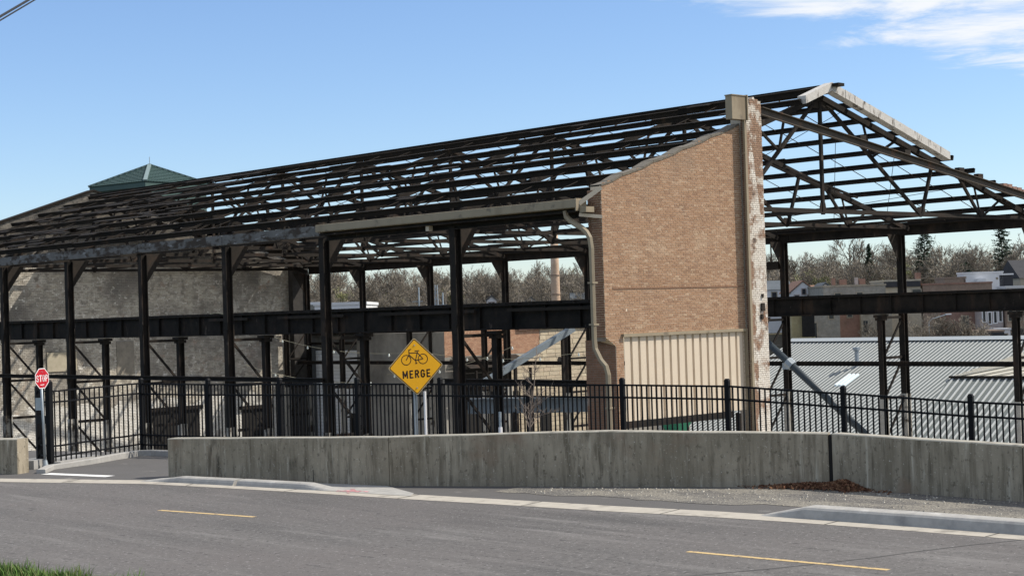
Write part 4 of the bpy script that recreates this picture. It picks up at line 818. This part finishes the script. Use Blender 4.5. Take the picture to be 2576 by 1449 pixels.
fs = Face(mc, (nrm.x, nrm.y), rad(2.0)); h_ = .645
pl = ob('sign_plate', fs.plate(rdiamond(h_, .05), -.004, 0), M['signb'], ms)
mb = MB(); fs.flat(rdiamond(h_ - .018, .045), .001, mb); ob('sign_face', mb, M['signy'], pl)
mb = MB(); fs.line(rdiamond(h_ - .034, .04), .017, .002, mb, True); ob('border', mb, M['signk'], pl)
ob('lettering', fs.text('MERGE', .180, (.125, .092, .098, .105, .095), .034, .032, 0.01, -.165, .0025), M['signk'], pl)
def px(x, y):
    u_, v_ = (x - 668) * .00106, -(y - 720) * .00106; a = .072; return ((u_ * math.cos(a) - v_ * math.sin(a) * -1 * 0 + u_ * 0) / .955, v_ - u_ * .072)
mb = MB()
for cx, cy in ((478, 585), (828, 558)):
    c = Vector(px(cx, cy)); fs.line([(c.x + .108 * math.cos(k * math.pi / 14), c.y + .108 * math.sin(k * math.pi / 14)) for k in range(28)], .017, .0025, mb, True)
for ln in ([(480, 585), (545, 470), (545, 375), (590, 355)], [(545, 440), (700, 432)], [(550, 480), (670, 592)], [(722, 410), (672, 592)], [(670, 395), (755, 386)], [(722, 430), (828, 556)], [(672, 594), (828, 556)], [(676, 592), (684, 652)], [(668, 655), (700, 652)]): fs.line([px(*q) for q in ln], .020, .0027, mb)
ob('bicycle_symbol', mb, M['signk'], pl)
for yb in (.475, -.475): ob('bolt', MB().tube([fs.at(0, yb, 0), fs.at(0, yb, .012)], .016, 10), M['galv'], pl)
pb_ = MB(); q0 = fs.at(0, .5, -.05); f0 = V(q0.x, q0.y, 0)
for s in (-1, 1): pb_.beam(fs.at(s * .03, .5, -.04), V(f0.x, f0.y, -.2) + fs.r * (s * .03), .012, .05, fs.n)
pb_.beam(fs.at(0, .5, -.06), V(f0.x, f0.y, -.2) - fs.n * .06, .05, .012, fs.n); ob('post', pb_, M['galv'], ms)

ss = thing('stop_sign', 'small red octagonal STOP sign on a leaning pole', 'road sign', (-15.45, 4.15, 0))
sc0 = site(-11.45, 39.55, 0); sc0.z = 2.18; n5 = -FH * math.cos(rad(66)) + RH * math.sin(rad(66)); fs = Face(sc0, (n5.x, n5.y), rad(1))
def octa(r): return [(r * math.cos(math.pi / 8 + k * math.pi / 4) / math.cos(math.pi / 8), r * math.sin(math.pi / 8 + k * math.pi / 4) / math.cos(math.pi / 8)) for k in range(8)]
pl = ob('sign_plate', fs.plate(octa(.245), -.004, 0), M['galv'], ss)
mb = MB(); fs.flat(octa(.243), .001, mb); ob('border', mb, M['signw'], pl); mb = MB(); fs.flat(octa(.226), .002, mb); ob('sign_face', mb, M['signr'], pl)
ob('lettering', fs.text('STOP', .165, (.088, .088, .088, .088), .022, .026, 0, .0, .003), M['signw'], pl)
mb = MB(); fs.line([(-.06, -.155), (-.02, -.155)], .016, .003, mb); fs.line([(.0, -.155), (.06, -.152)], .016, .003, mb); ob('small_print', mb, M['signw'], pl)
for yb in (.16, -.2): ob('bolt', MB().tube([fs.at(0, yb, .002), fs.at(0, yb, .012)], .010, 8), M['galv'], pl)
bse = V(-15.42, 4.18, 0)
ob('post', MB().tube([fs.at(0, .22, -.035), bse + V(0, 0, .02)], .03, 10), M['galv'], ss, smooth=True)
ob('base_plate', MB().tube([bse, bse + V(0, 0, .05), bse + V(0, 0, .2)], [.09, .08, .04], 10), M['galv'], ss)
sb = fs.at(-.02, -.62, -.1); ob('small_sign_back', MB().box(sb, (.006, .18, .30), (FH, RH, V(0, 0, 1))), M['galv'], ss)

for (r, d, z1, lb) in ((-2.05, 36.9, 1.70, 'slim white marker post just right of the bicycle sign pole'), (-.35, 35.3, 1.28, 'grey topped white marker post beside the bare sapling')):
    p = site(r, d); t = thing('marker_post', lb, 'post', p); ob('shaft', MB().tube([p, p + V(0, 0, z1)], .03, 8), M['signw'] if z1 > 1.5 else M['galv'], t)
    if z1 < 1.5: ob('sleeve', MB().tube([p, p + V(0, 0, .95)], .042, 8), M['signw'], t)

# ------------------------------------------------------------------ trees
def bare_tree(seed, H, levels=5, spread=1., twig=.03, lean=.0):
    random.seed(seed); tk, cr2 = MB(), MB()
    def rec(p, d, L, r, lv):
        n_ = 3 if lv < 2 else 2; pts = [p]; rr = [r]
        for i in range(n_):
            d = (d + V(random.gauss(0, .14), random.gauss(0, .14), random.gauss(.06, .1))).normalized(); pts.append(pts[-1] + d * L / n_); rr.append(r * (1 - .45 * (i + 1) / n_))
        if lv <= 1: tk.tube(pts, rr, 6 if lv == 0 else 4, False)
        elif lv <= 2: cr2.tube(pts, rr, 3, False)
        else:
            a, b = pts[0], pts[-1]; s = (b - a).cross(V(random.gauss(0, 1), random.gauss(0, 1), random.gauss(0, 1))).normalized() * max(r, twig * .5)
            cr2.face([a - s, a + s, pts[1] + s * .8, pts[1] - s * .8]); cr2.face([pts[1] - s * .8, pts[1] + s * .8, b])
        if lv >= levels: return
        k = {0: 6, 1: 5, 2: 4, 3: 4, 4: 3}[lv]
        for i in range(k):
            t = random.uniform(.35 if lv == 0 else .25, 1.); q = pts[0]
            j = min(int(t * n_), n_ - 1); q = pts[j].lerp(pts[j + 1], t * n_ - j); a = random.uniform(0, 6.28); e = random.uniform(.45, 1.05) * spread
            x = d.orthogonal().normalized(); y = d.cross(x); nd_ = (d * math.cos(e) + (x * math.cos(a) + y * math.sin(a)) * math.sin(e)); nd_.z += .12; nd_.normalize()
            rec(q, nd_, L * random.uniform(.5, .78), rr[-1] * random.uniform(.45, .7), lv + 1)
        if lv < 2: rec(pts[-1], d, L * .62, rr[-1] * .9, lv + 1)
    rec(V(0, 0, -.3), V(lean, 0, 1).normalized(), H * .42, H * .024, 0)
    return tk, cr2
VAR = []
for s in range(7):
    tk, cr2 = bare_tree(100 + s, 12, 5, .85 + .06 * (s % 4), .075 if s != 3 else .05); VAR.append((tk.mesh('trunk', M['bark'], True), cr2.mesh('crown', M['twig'])))
tk, cr2 = bare_tree(55, 9, 5, 1.1, .13); VAR.append((tk.mesh('trunk', M['bark'], True), cr2.mesh('crown', M['bud'])))
for s in range(4):
    tk, cr2 = bare_tree(300 + s, 12.5, 4, .8 + .1 * s, .10); VAR.append((tk.mesh('trunk', M['bark'], True), cr2.mesh('crown', M['twig'])))
def plant(name, v_, p, s, rot, label, cat, group=None):
    t = bpy.data.objects.new(name, None); C.objects.link(t); t.location = p; t.rotation_euler = (0, 0, rot); t.scale = (s * 1.0, s * 1.0, s); tag(t, label, cat, group)
    for nm, me in zip(('trunk', 'crown'), VAR[v_]): o = bpy.data.objects.new(nm, me); C.objects.link(o); o.parent = t
    return t
random.seed(31); GRP = 'bare trees on the wooded hillside'; count = 0
for d0, step, s0 in ((286, 4.3, .72), (300, 3.9, .86), (318, 3.9, 1.0), (336, 4.0, 1.1), (356, 4.2, 1.12), (378, 4.6, 1.12)):
    r = -52
    while r < 118:
        d = d0 + random.uniform(-7, 7); rr = r + random.uniform(-1.5, 1.5); r += step * random.uniform(.75, 1.3); pxl = 1288 + rr / d * 4106
        if not (700 < pxl < 1540 or 1890 < pxl < 2680): continue
        if d < 296 and pxl > 1890: continue
        p = site(rr, d); p.z = hill_z(p.x, p.y)
        v_ = random.choice((0, 1, 2, 3, 4, 5, 6, 8, 9, 10, 11, 8, 9, 10, 11)) if random.random() > .12 else 7
        plant('bare_tree', v_, p, s0 * random.uniform(.78, 1.18) * (.80 if pxl < 1600 else .86), random.uniform(0, 6.28), 'bare brown tree in the budding hillside wood' if v_ != 7 else 'low olive budding tree in the hillside wood', 'tree', GRP if v_ != 7 else 'budding trees on the hillside'); count += 1
for r_, d_, v_, s_, lb in ((67.2, 322, 8, 1.32, 'tall wide bare tree rising behind the pointed spruce'), (84.2, 316, 9, 1.16, 'tall bare tree with forked trunk right of the flat topped pine')):
    p = site(r_, d_); p.z = hill_z(p.x, p.y); plant('bare_tree', v_, p, s_, 1.0, lb, 'tree', 'tall bare trees on the hill')
for r_, d_, s_ in ((52.5, 300, .8), (55.5, 304, .9), (58, 299, .75), (84.5, 304, .7), (87.5, 302, .65), (96, 305, .7)):
    p = site(r_, d_); p.z = hill_z(p.x, p.y); plant('bare_tree', 7, p, s_, r_, 'low olive budding tree in the hillside wood', 'tree', 'budding trees on the hillside')
# underwood: a dense mass of brush behind the trunks
random.seed(77); mb = MB()
for i in range(26000):
    rr = random.uniform(-52, 122); d = random.uniform(288, 390); pxl = 1288 + rr / d * 4106
    if not (690 < pxl < 1540 or 1890 < pxl < 2700): continue
    p = site(rr, d); p.z = hill_z(p.x, p.y) + random.uniform(0, 2.5); a = random.uniform(0, 6.28); L = random.uniform(.8, 2.6); q = p + V(math.cos(a) * L * .6, math.sin(a) * L * .6, L); s = RH * .05
    mb.face([p - s, p + s, q])
tag(ob('undergrowth', mb, M['twig'], fix=False), 'dense brown brush under the hillside trees', 'undergrowth', kind='stuff')
def conifer(name, p, H, wd, seed, label, shape='spruce'):
    random.seed(seed); t = thing(name, label, 'tree', p); ob('trunk', MB().tube([p, p + V(0, 0, H)], [H * .02, .04], 6), M['bark'], t); mb = MB(); lv = int(H * 4)
    for i in range(lv):
        f = i / lv; z = H * (.08 + .92 * f) if shape == 'spruce' else H * (.35 + .65 * f)
        R0 = wd * ((1 - f) ** .8 if shape == 'spruce' else (math.sin(math.pi * (f * .86 + .1)) ** .7)) * random.uniform(.65, 1.2)
        if shape == 'ragged' and random.random() < .25: R0 *= .35
        for k in range(9 if shape == 'spruce' else 7):
            a = random.uniform(0, 6.28); dd = V(math.cos(a), math.sin(a), 0); tip = p + dd * R0 * random.uniform(.6, 1.1) + V(0, 0, z - R0 * (.28 if shape == 'spruce' else -.06)); bs_ = p + V(0, 0, z)
            for j in range(7):
                q = bs_.lerp(tip, .25 + .75 * (j + random.random()) / 7); s = .14 + .22 * random.random(); e = V(random.gauss(0, 1), random.gauss(0, 1), random.gauss(0, .5)).normalized() * s; g_ = V(random.gauss(0, 1), random.gauss(0, 1), random.gauss(0, .4)).normalized() * s
                mb.face([q - e, q + g_ * .5, q + e, q - g_ * .5])
    ob('crown', mb, M['needle'], t, fix=False)
def hz(r, d): p = site(r, d); p.z = hill_z(p.x, p.y); return p
conifer('pine_tree', hz(82.6, 326), 14.0, 3.2, 1, 'dark flat topped pine standing beside the right far column', 'pine')
conifer('spruce_tree', hz(66.8, 305), 12.0, 2.1, 2, 'dark pointed spruce between the two right columns')
conifer('pine_tree', hz(96.2, 320), 14.6, 2.9, 3, 'ragged tall pine near the right edge of the hill', 'ragged')
conifer('pine_tree', hz(88.5, 318), 8.0, 2.2, 4, 'low dark evergreen below the pale bare tree', 'pine')

# sapling by the wall
sp = thing('sapling', 'bare young tree behind the concrete wall left of the brick gable', 'tree', (-8.95, -6.4, 0)); random.seed(15); tk, tw_ = MB(), MB(); p0 = V(-9.75, -6.85, 0)
stem = [p0, p0 + V(.02, -.02, .5), p0 + V(.03, -.04, .95), p0 + V(.06, -.06, 1.35), p0 + V(.12, -.12, 1.85), p0 + V(.14, -.16, 2.3), p0 + V(.17, -.2, 2.75)]; tk.tube(stem, [.026, .024, .021, .017, .012, .008, .004], 7); ob('trunk', tk, M['sapbark'], sp, smooth=True)
def shoot(p, d, L, r, lv):
    pts = [p]
    for i in range(4): d = (d + V(random.gauss(0, .13), random.gauss(0, .13), random.gauss(.05, .1))).normalized(); pts.append(pts[-1] + d * L / 4)
    tw_.tube(pts, [r, r * .85, r * .7, r * .55, r * .3], 4, False)
    if lv < 2:
        for k in range(4 if lv == 0 else 2): q = pts[random.randrange(1, 4)]; shoot(q, (d + V(random.gauss(0, .7), random.gauss(0, .7), random.gauss(.1, .4))).normalized(), L * random.uniform(.35, .6), r * .6, lv + 1)
for k in range(17):
    t = random.uniform(.75, 2.4); i = max(j for j in range(len(stem)) if stem[j].z <= t); i = min(i, len(stem) - 2); q = stem[i].lerp(stem[i + 1], (t - stem[i].z) / (stem[i + 1].z - stem[i].z)); a = random.uniform(0, 6.28)
    shoot(q, V(math.cos(a), math.sin(a), random.uniform(.35, 1.2)).normalized(), random.uniform(.4, .85) * (1.25 - t * .3), .010, 0)
ob('branches', tw_, M['sapbark'], sp)

# leaf pile against the wall joint
random.seed(19); mb = MB()
def leaf_h(y): return .15 * math.exp(-((y + 14.85) / .30) ** 2) + .075 * math.exp(-((y + 14.2) / .5) ** 2) + .03 * math.exp(-((y + 13.4) / .6) ** 2)
for i in range(2600):
    y = -14.6 + random.gauss(0, .48); k = 1 if y > -14.48 else 2; a, b = WALL[k], WALL[k + 1]; xw_ = lerp(a[0], b[0], (y - a[1]) / (b[1] - a[1])); o_ = abs(random.gauss(0, .22)) + .03; h = leaf_h(y) * max(0, 1 - o_ / .75)
    if h < .006 and random.random() < .75: continue
    c = V(xw_ - o_, y, .015 + h * random.random() ** .4); s = random.uniform(.022, .05); e = V(random.gauss(0, 1), random.gauss(0, 1), random.gauss(0, .5)).normalized() * s; g_ = V(random.gauss(0, 1), random.gauss(0, 1), random.gauss(0, .7)).normalized() * s * .6; r = random.random(); m1 = c + V(0, 0, s * .4)
    mb.face([c - e, m1 - g_, c + e], r); mb.face([c - e, c + e, m1 + g_ * .9], r)
tag(ob('leaf_pile', mb, M['leaf'], rnd=True, fix=False), 'heap of dry red brown leaves against the wall at its open joint', 'leaves', kind='stuff')

# overhead cable
cb_ = thing('overhead_cable', 'black overhead cable crossing the top left corner of the sky', 'cable', (-27, -18, 6.4)); a, b = V(-27.35, -18.46, 6.27), V(-26.68, -17.73, 6.62); d = b - a
ob('conductor', MB().tube([a + d * t + V(0, 0, .0006 * (t - .5) ** 2) for t in range(-12, 40, 2)], .013, 6), M['cable'], cb_); ob('conductor', MB().tube([a + d * t + V(0, 0, -.035 + .0008 * (t - .5) ** 2) for t in range(-12, 40, 2)], .008, 6), M['cable'], cb_)

# ------------------------------------------------------------------ town across the river
def rbox(c, w_, dp_, h, yaw=0.):
    x = RH * math.cos(yaw) + FH * math.sin(yaw); y = FH * math.cos(yaw) - RH * math.sin(yaw); return (V(c.x, c.y, c.z + h / 2), (w_, dp_, h), (x, y, V(0, 0, 1))), x, y
def building(name, label, r0, r1, d, zt, dep, m, wins=(), roof='flat', rm=None, zb=-5.3, trim=None, cat='building', wm=None):
    c = site((r0 + r1) / 2, d + dep / 2, zb); t = thing(name, label, cat, c); w_ = r1 - r0; ar, x, y = rbox(c, w_, dep, zt - zb); ob('wall', MB().box(*ar), M[m], t)
    F0 = site(r0, d)
    if roof == 'flat':
        q = V(c.x, c.y, zt + .12); ob('parapet', MB().box(q, (w_ + .2, dep + .2, .24), ar[2]), M[rm or m], t)
        if trim: ob('cornice', MB().box(V(c.x, c.y, zt - .45) - y * (dep / 2 + .12), (w_, .22, .8), ar[2]), M[trim], t)
    elif roof == 'front':      # gable facing the viewer
        a, b, hgt = F0, site(r1, d), w_ * .42; mb = MB().prism([V(a.x, a.y, zt), V(b.x, b.y, zt), V((a.x + b.x) / 2, (a.y + b.y) / 2, zt + hgt)], FH * dep); ob('gable', mb, M[m], t)
        ax = (a + b) / 2; ax.z = zt + hgt + .08; mb = MB()
        for e, sg_ in ((a, -1), (b, 1)): e = V(e.x, e.y, zt) + RH * sg_ * .3 - V(0, 0, .12); p = ax - FH * .3; mb.hexa([e - FH * .3, p, p + FH * (dep + .6), e + FH * (dep + .3)] + [q + V(0, 0, .16) for q in (e - FH * .3, p, p + FH * (dep + .6), e + FH * (dep + .3))])
        ob('roof', mb, M[rm], t)
    else:                      # ridge across the view
        a, hgt = F0, roof; mb = MB().prism([V(a.x, a.y, zt) - FH * .3 - RH * .2, V(a.x, a.y, zt) + FH * (dep + .3) - RH * .2, V(a.x, a.y, zt + hgt) + FH * dep / 2 - RH * .2], RH * (w_ + .4)); ob('roof', mb, M[rm], t)
    for (wr, wz, ww, wh) in wins:
        p = site(wr, d - .02, wz); f = ob('window', MB().box(p, (ww + .3, .12, wh + .3), ar[2]), M[wm or 't_stone2'], t); ob('pane', MB().box(p - FH * .05, (ww, .1, wh), ar[2]), M['glass'], f)
    return t
building('house', 'white house with a blue grey roof seen beside the brick pier', 40.6, 44.8, 262, 5.85, 7, 'white', [(42, 4.9, .7, 1.0), (43.6, 4.9, .7, 1.0)], 1.5, 'shingle_b', zb=-2)
building('house', 'white house with its gable facing and brown roof', 42.6, 46.4, 250, 5.2, 9, 'white', [(43.5, 4.3, .6, .9), (44.6, 5.3, .5, .8), (45.5, 4.3, .6, .9)], 'front', 'shingle_r', zb=-3, wm='t_pale')
building('house', 'brown roofed wing attached behind the small white gable', 46.3, 48.6, 252, 5.0, 8, 'white', [], 1.3, 'shingle_r', zb=-3)
building('house', 'small white gabled house front left of the long stone building', 46.2, 48.2, 246, 5.5, 6, 'white', [(46.8, 4.6, .5, 1.0), (47.6, 4.6, .5, 1.0)], 'front', 'shingle_b', zb=-3, wm='t_pale')
building('building', 'grey stone back wall building with one tall window', 41.0, 45.6, 228, 3.2, 10, 't_stone', [(41.9, -.4, .8, 2.2), (44.4, 1.6, .6, .7)])
building('building', 'long grey stone building with two small square openings', 45.3, 54.4, 238, 5.75, 12, 't_stone', [(47.4, 4.4, .8, .8), (50.6, 4.4, .8, .8)], rm='t_stone2')
building('building', 'red brick walled building below the crane girder', 46.5, 49.4, 233, 2.6, 4, 't_red', [(48.0, 1.7, .6, .7)])
building('building', 'buff stone building with two tall dark windows', 49.4, 53.8, 232, 2.9, 5, 't_stone2', [(50.0, -.05, .6, 1.6), (51.9, -.05, .6, 1.6), (50.0, -1.9, .6, .5), (51.9, -1.9, .6, .5), (50.2, 2.0, .6, .5), (52.6, 2.0, .6, .5)])
ybt = building('building', 'yellow stone building with a dark porch', 36.8, 39.2, 216, 3.0, 8, 't_yellow', [])
p = site(38.9, 215.6, .6); ob('porch', MB().box(p, (1.5, 1.2, 4.0), (RH, FH, V(0, 0, 1))), M['dark'], ybt); p = site(38.2, 215.2, -1.6); ob('porch_wall', MB().box(p, (3.0, .4, 1.3), (RH, FH, V(0, 0, 1))), M['t_yellow'], ybt)
sbd = [o for o in C.objects if o.get('label') == 'long grey stone building with two small square openings'][0]
for r_, w_ in ((47.2, .5), (48.6, 1.0), (50.6, .4), (51.4, .9)): ob('chimney', MB().box(site(r_, 240, 6.1), (w_, .8, 1.5 if w_ > .6 else 1.9), (RH, FH, V(0, 0, 1))), M['t_red'] if w_ > .45 else M['t_pale'], sbd)
bb = building('building', 'cream walled building with a black roof band', 54.6, 60.0, 240, 6.3, 9, 't_beige', [(57.3, 4.4, .9, 1.0), (59.4, 4.6, 1.2, .8)], trim='shingle_k', rm='t_beige')
ob('chimney', MB().box(site(59.9, 241, 6.5), (.7, .9, 2.0), (RH, FH, V(0, 0, 1))), M['t_red'], bb)
building('building', 'wide brown brick building with a flat roof', 60.3, 70.5, 240, 5.6, 10, 't_brown', [(62, 3.2, .7, 1.0), (64.5, 3.2, .7, 1.0), (67, 3.2, .7, 1.0)], rm='t_red')
wt = building('building', 'big white rooftop unit above the brown brick building', 73.6, 80.0, 266, 7.5, 4, 'white', [(79.0, 6.6, .05, .05)], zb=2.0, rm='white'); ob('hatch', MB().box(site(76.2, 265.5, 5.9), (1.4, 1.2, 1.4), (RH, FH, V(0, 0, 1))), M['white'], wt)
building('building', 'low white rooftop box beside the big white unit', 78.0, 82.0, 258, 5.0, 5, 'white', [], zb=2.0, rm='white')
building('building', 'dark grey louvred rooftop box right of the white unit', 79.4, 81.6, 266, 7.1, 4, 'shingle_k', [], zb=2.0, rm='white')
building('building', 'brown brick rooftop storey left of the white unit', 70.5, 73.9, 266, 6.8, 6, 't_brown', [], zb=2.0)
building('house', 'house with a steep charcoal roof at the right edge', 85.6, 98, 275, 6.6, 12, 't_beige', [(88, 5.8, .8, 1.2)], 3.2, 'shingle_k', zb=0)
building('building', 'dark red brick townhouse behind the bare branches', 61.0, 63.6, 225, 3.4, 8, 't_red', [(62.2, .2, .8, 1.6)])
building('building', 'pale brick rowhouse with four white framed windows', 63.6, 66.6, 222, 3.2, 8, 't_pale', [(64.0, 1.0, .32, 1.5), (64.75, .7, .32, 1.5), (65.5, .8, .32, 1.5), (66.2, 1.0, .32, 1.5)], wm='white')
building('building', 'brown brick rowhouse with wide dark windows at the right', 66.8, 70.2, 221, 3.4, 8, 't_brown', [(67.3, 1.1, .55, 1.6), (68.3, 1.1, .6, 1.6), (69.4, 1.1, .6, 1.6), (67.6, -1.2, .9, 1.0), (69, -1.2, .9, 1.0)])
building('building', 'low brown building with a flat awning below the rowhouses', 58.6, 63.6, 212, -1.0, 5, 't_brown', [(61, -2.2, 1.6, .9)], trim='shingle_k')
building('building', 'white siding shopfront under the pale rowhouse', 64.4, 66.6, 219, -.9, 2.5, 'white', [(65.6, -2, 1.0, 1.0)], rm='white')
building('house', 'tiny white gabled house in the wood seen left of the chimney stack', -4.8, -3.0, 300, 5.8, 5, 'white', [(-4.2, 5.2, .4, .6), (-3.6, 5.2, .4, .6)], 'front', 'shingle_b', zb=1, wm='t_pale')
building('house', 'pale gabled house half hidden just left of the chimney stack', 2.6, 4.4, 306, 5.4, 5, 'white', [(3.2, 4.8, .4, .6)], 'front', 'shingle_b', zb=1, wm='t_pale')
building('house', 'pale blue grey house right of the chimney stack', 10.8, 13.4, 300, 5.7, 5, 'white', [(11.6, 5.2, .4, .6), (12.6, 5.2, .4, .6)], 1.1, 'shingle_b', zb=1, wm='t_pale')
wh = building('warehouse', 'long low white building seen between the far left columns', -17.0, -12.6, 140, 4.55, 12, 'white', [], rm='white'); ob('panel', MB().box(site(-14.2, 139.9, 4.1), (2.6, .1, .5), (RH, FH, V(0, 0, 1))), M['white'], wh)
building('warehouse', 'pale grey shed at the left of the long white building', -19.4, -17.3, 146, 4.7, 8, 't_stone', [], rm='white')
chs = thing('chimney_stack', 'tall tan brick chimney stack rising above the trees', 'chimney', site(6.1, 230, -5)); p = site(6.1, 230, -5); ob('shaft', MB().tube([p + V(0, 0, z) for z in (0, 5, 10, 15, 19.5)], [.78, .70, .63, .58, .55], 16), town('chimney_brick', (.50, .36, .26), (.42, .30, .21), (.56, .43, .33)), chs, smooth=True)
for z in (8.0, 10.8, 13.5, 16.4): ob('band', MB().tube([p + V(0, 0, z), p + V(0, 0, z + .12)], .70, 16), M['t_brown'], chs)
for i, (r, d, z, lb) in enumerate(((-12.2, 262, 8.3, 'pale lattice mast before the trees by the third far column'), (-14.6, 255, 7.9, 'utility pole with crossarm right of the long white building'), (-23.6 + 12.6, 258, 7.0, 'small pale pole among the trees beside the mast'))):
    p = site(r, d, 0); t = thing('utility_pole', lb, 'pole', p)
    if i == 0:
        mb = MB()
        for k in range(4): q = RH * .35 * (-1 if k % 2 else 1) + FH * .35 * (-1 if k // 2 else 1); mb.beam(p + q, p + q * .5 + V(0, 0, z), .09, .09)
        for k in range(10): zz = z * k / 10; s_ = .35 * (1 - .5 * k / 10); mb.beam(p + RH * s_ + V(0, 0, zz), p - RH * s_ + V(0, 0, zz + z / 10), .06, .06); mb.beam(p - RH * s_ + V(0, 0, zz), p + RH * s_ + V(0, 0, zz + z / 10), .06, .06)
        ob('lattice', mb, M['galv'], t)
    else: ob('shaft', MB().beam(p, p + V(0, 0, z), .16, .16), M['galv'], t)
    ob('crossarm', MB().beam(p + V(0, 0, z * .72) - RH * 1.1, p + V(0, 0, z * .72) + RH * .6, .1, .1), M['galv'], t)
# street trees in front of the town
random.seed(41)
for r, d, s, v_, lb in ((44.6, 205, .55, 0, 'bare street tree before the grey stone wall'), (50.6, 205, .62, 3, 'bare street tree before the buff stone building'), (54.5, 208, .6, 4, 'bare tree left of the branch thicket'), (57.0, 208, .58, 5, 'bare twiggy tree in the middle of the thicket'), (59.4, 208, .62, 6, 'bare twiggy tree at the right of the thicket'), (67.8, 214, .6, 2, 'bare tree before the brown rowhouse at the right')):
    p = site(r, d, -5); plant('bare_tree', v_, p, s, random.uniform(0, 6), lb, 'tree', 'street trees below the town')
lp = thing('street_lamp', 'street lamp with a long arm before the buff stone building', 'street lamp', site(52.4, 206, -5)); p = site(52.4, 206, -5); ob('pole', MB().tube([p, p + V(0, 0, 5.6), p + V(0, 0, 6.0) + RH * .4, p + V(0, 0, 6.5) + RH * 2.2], .07, 6), M['galv'], lp); ob('lamp_head', MB().box(p + V(0, 0, 6.55) + RH * 2.5, (.7, .3, .14), (RH, FH, V(0, 0, 1))), M['signw'], lp)
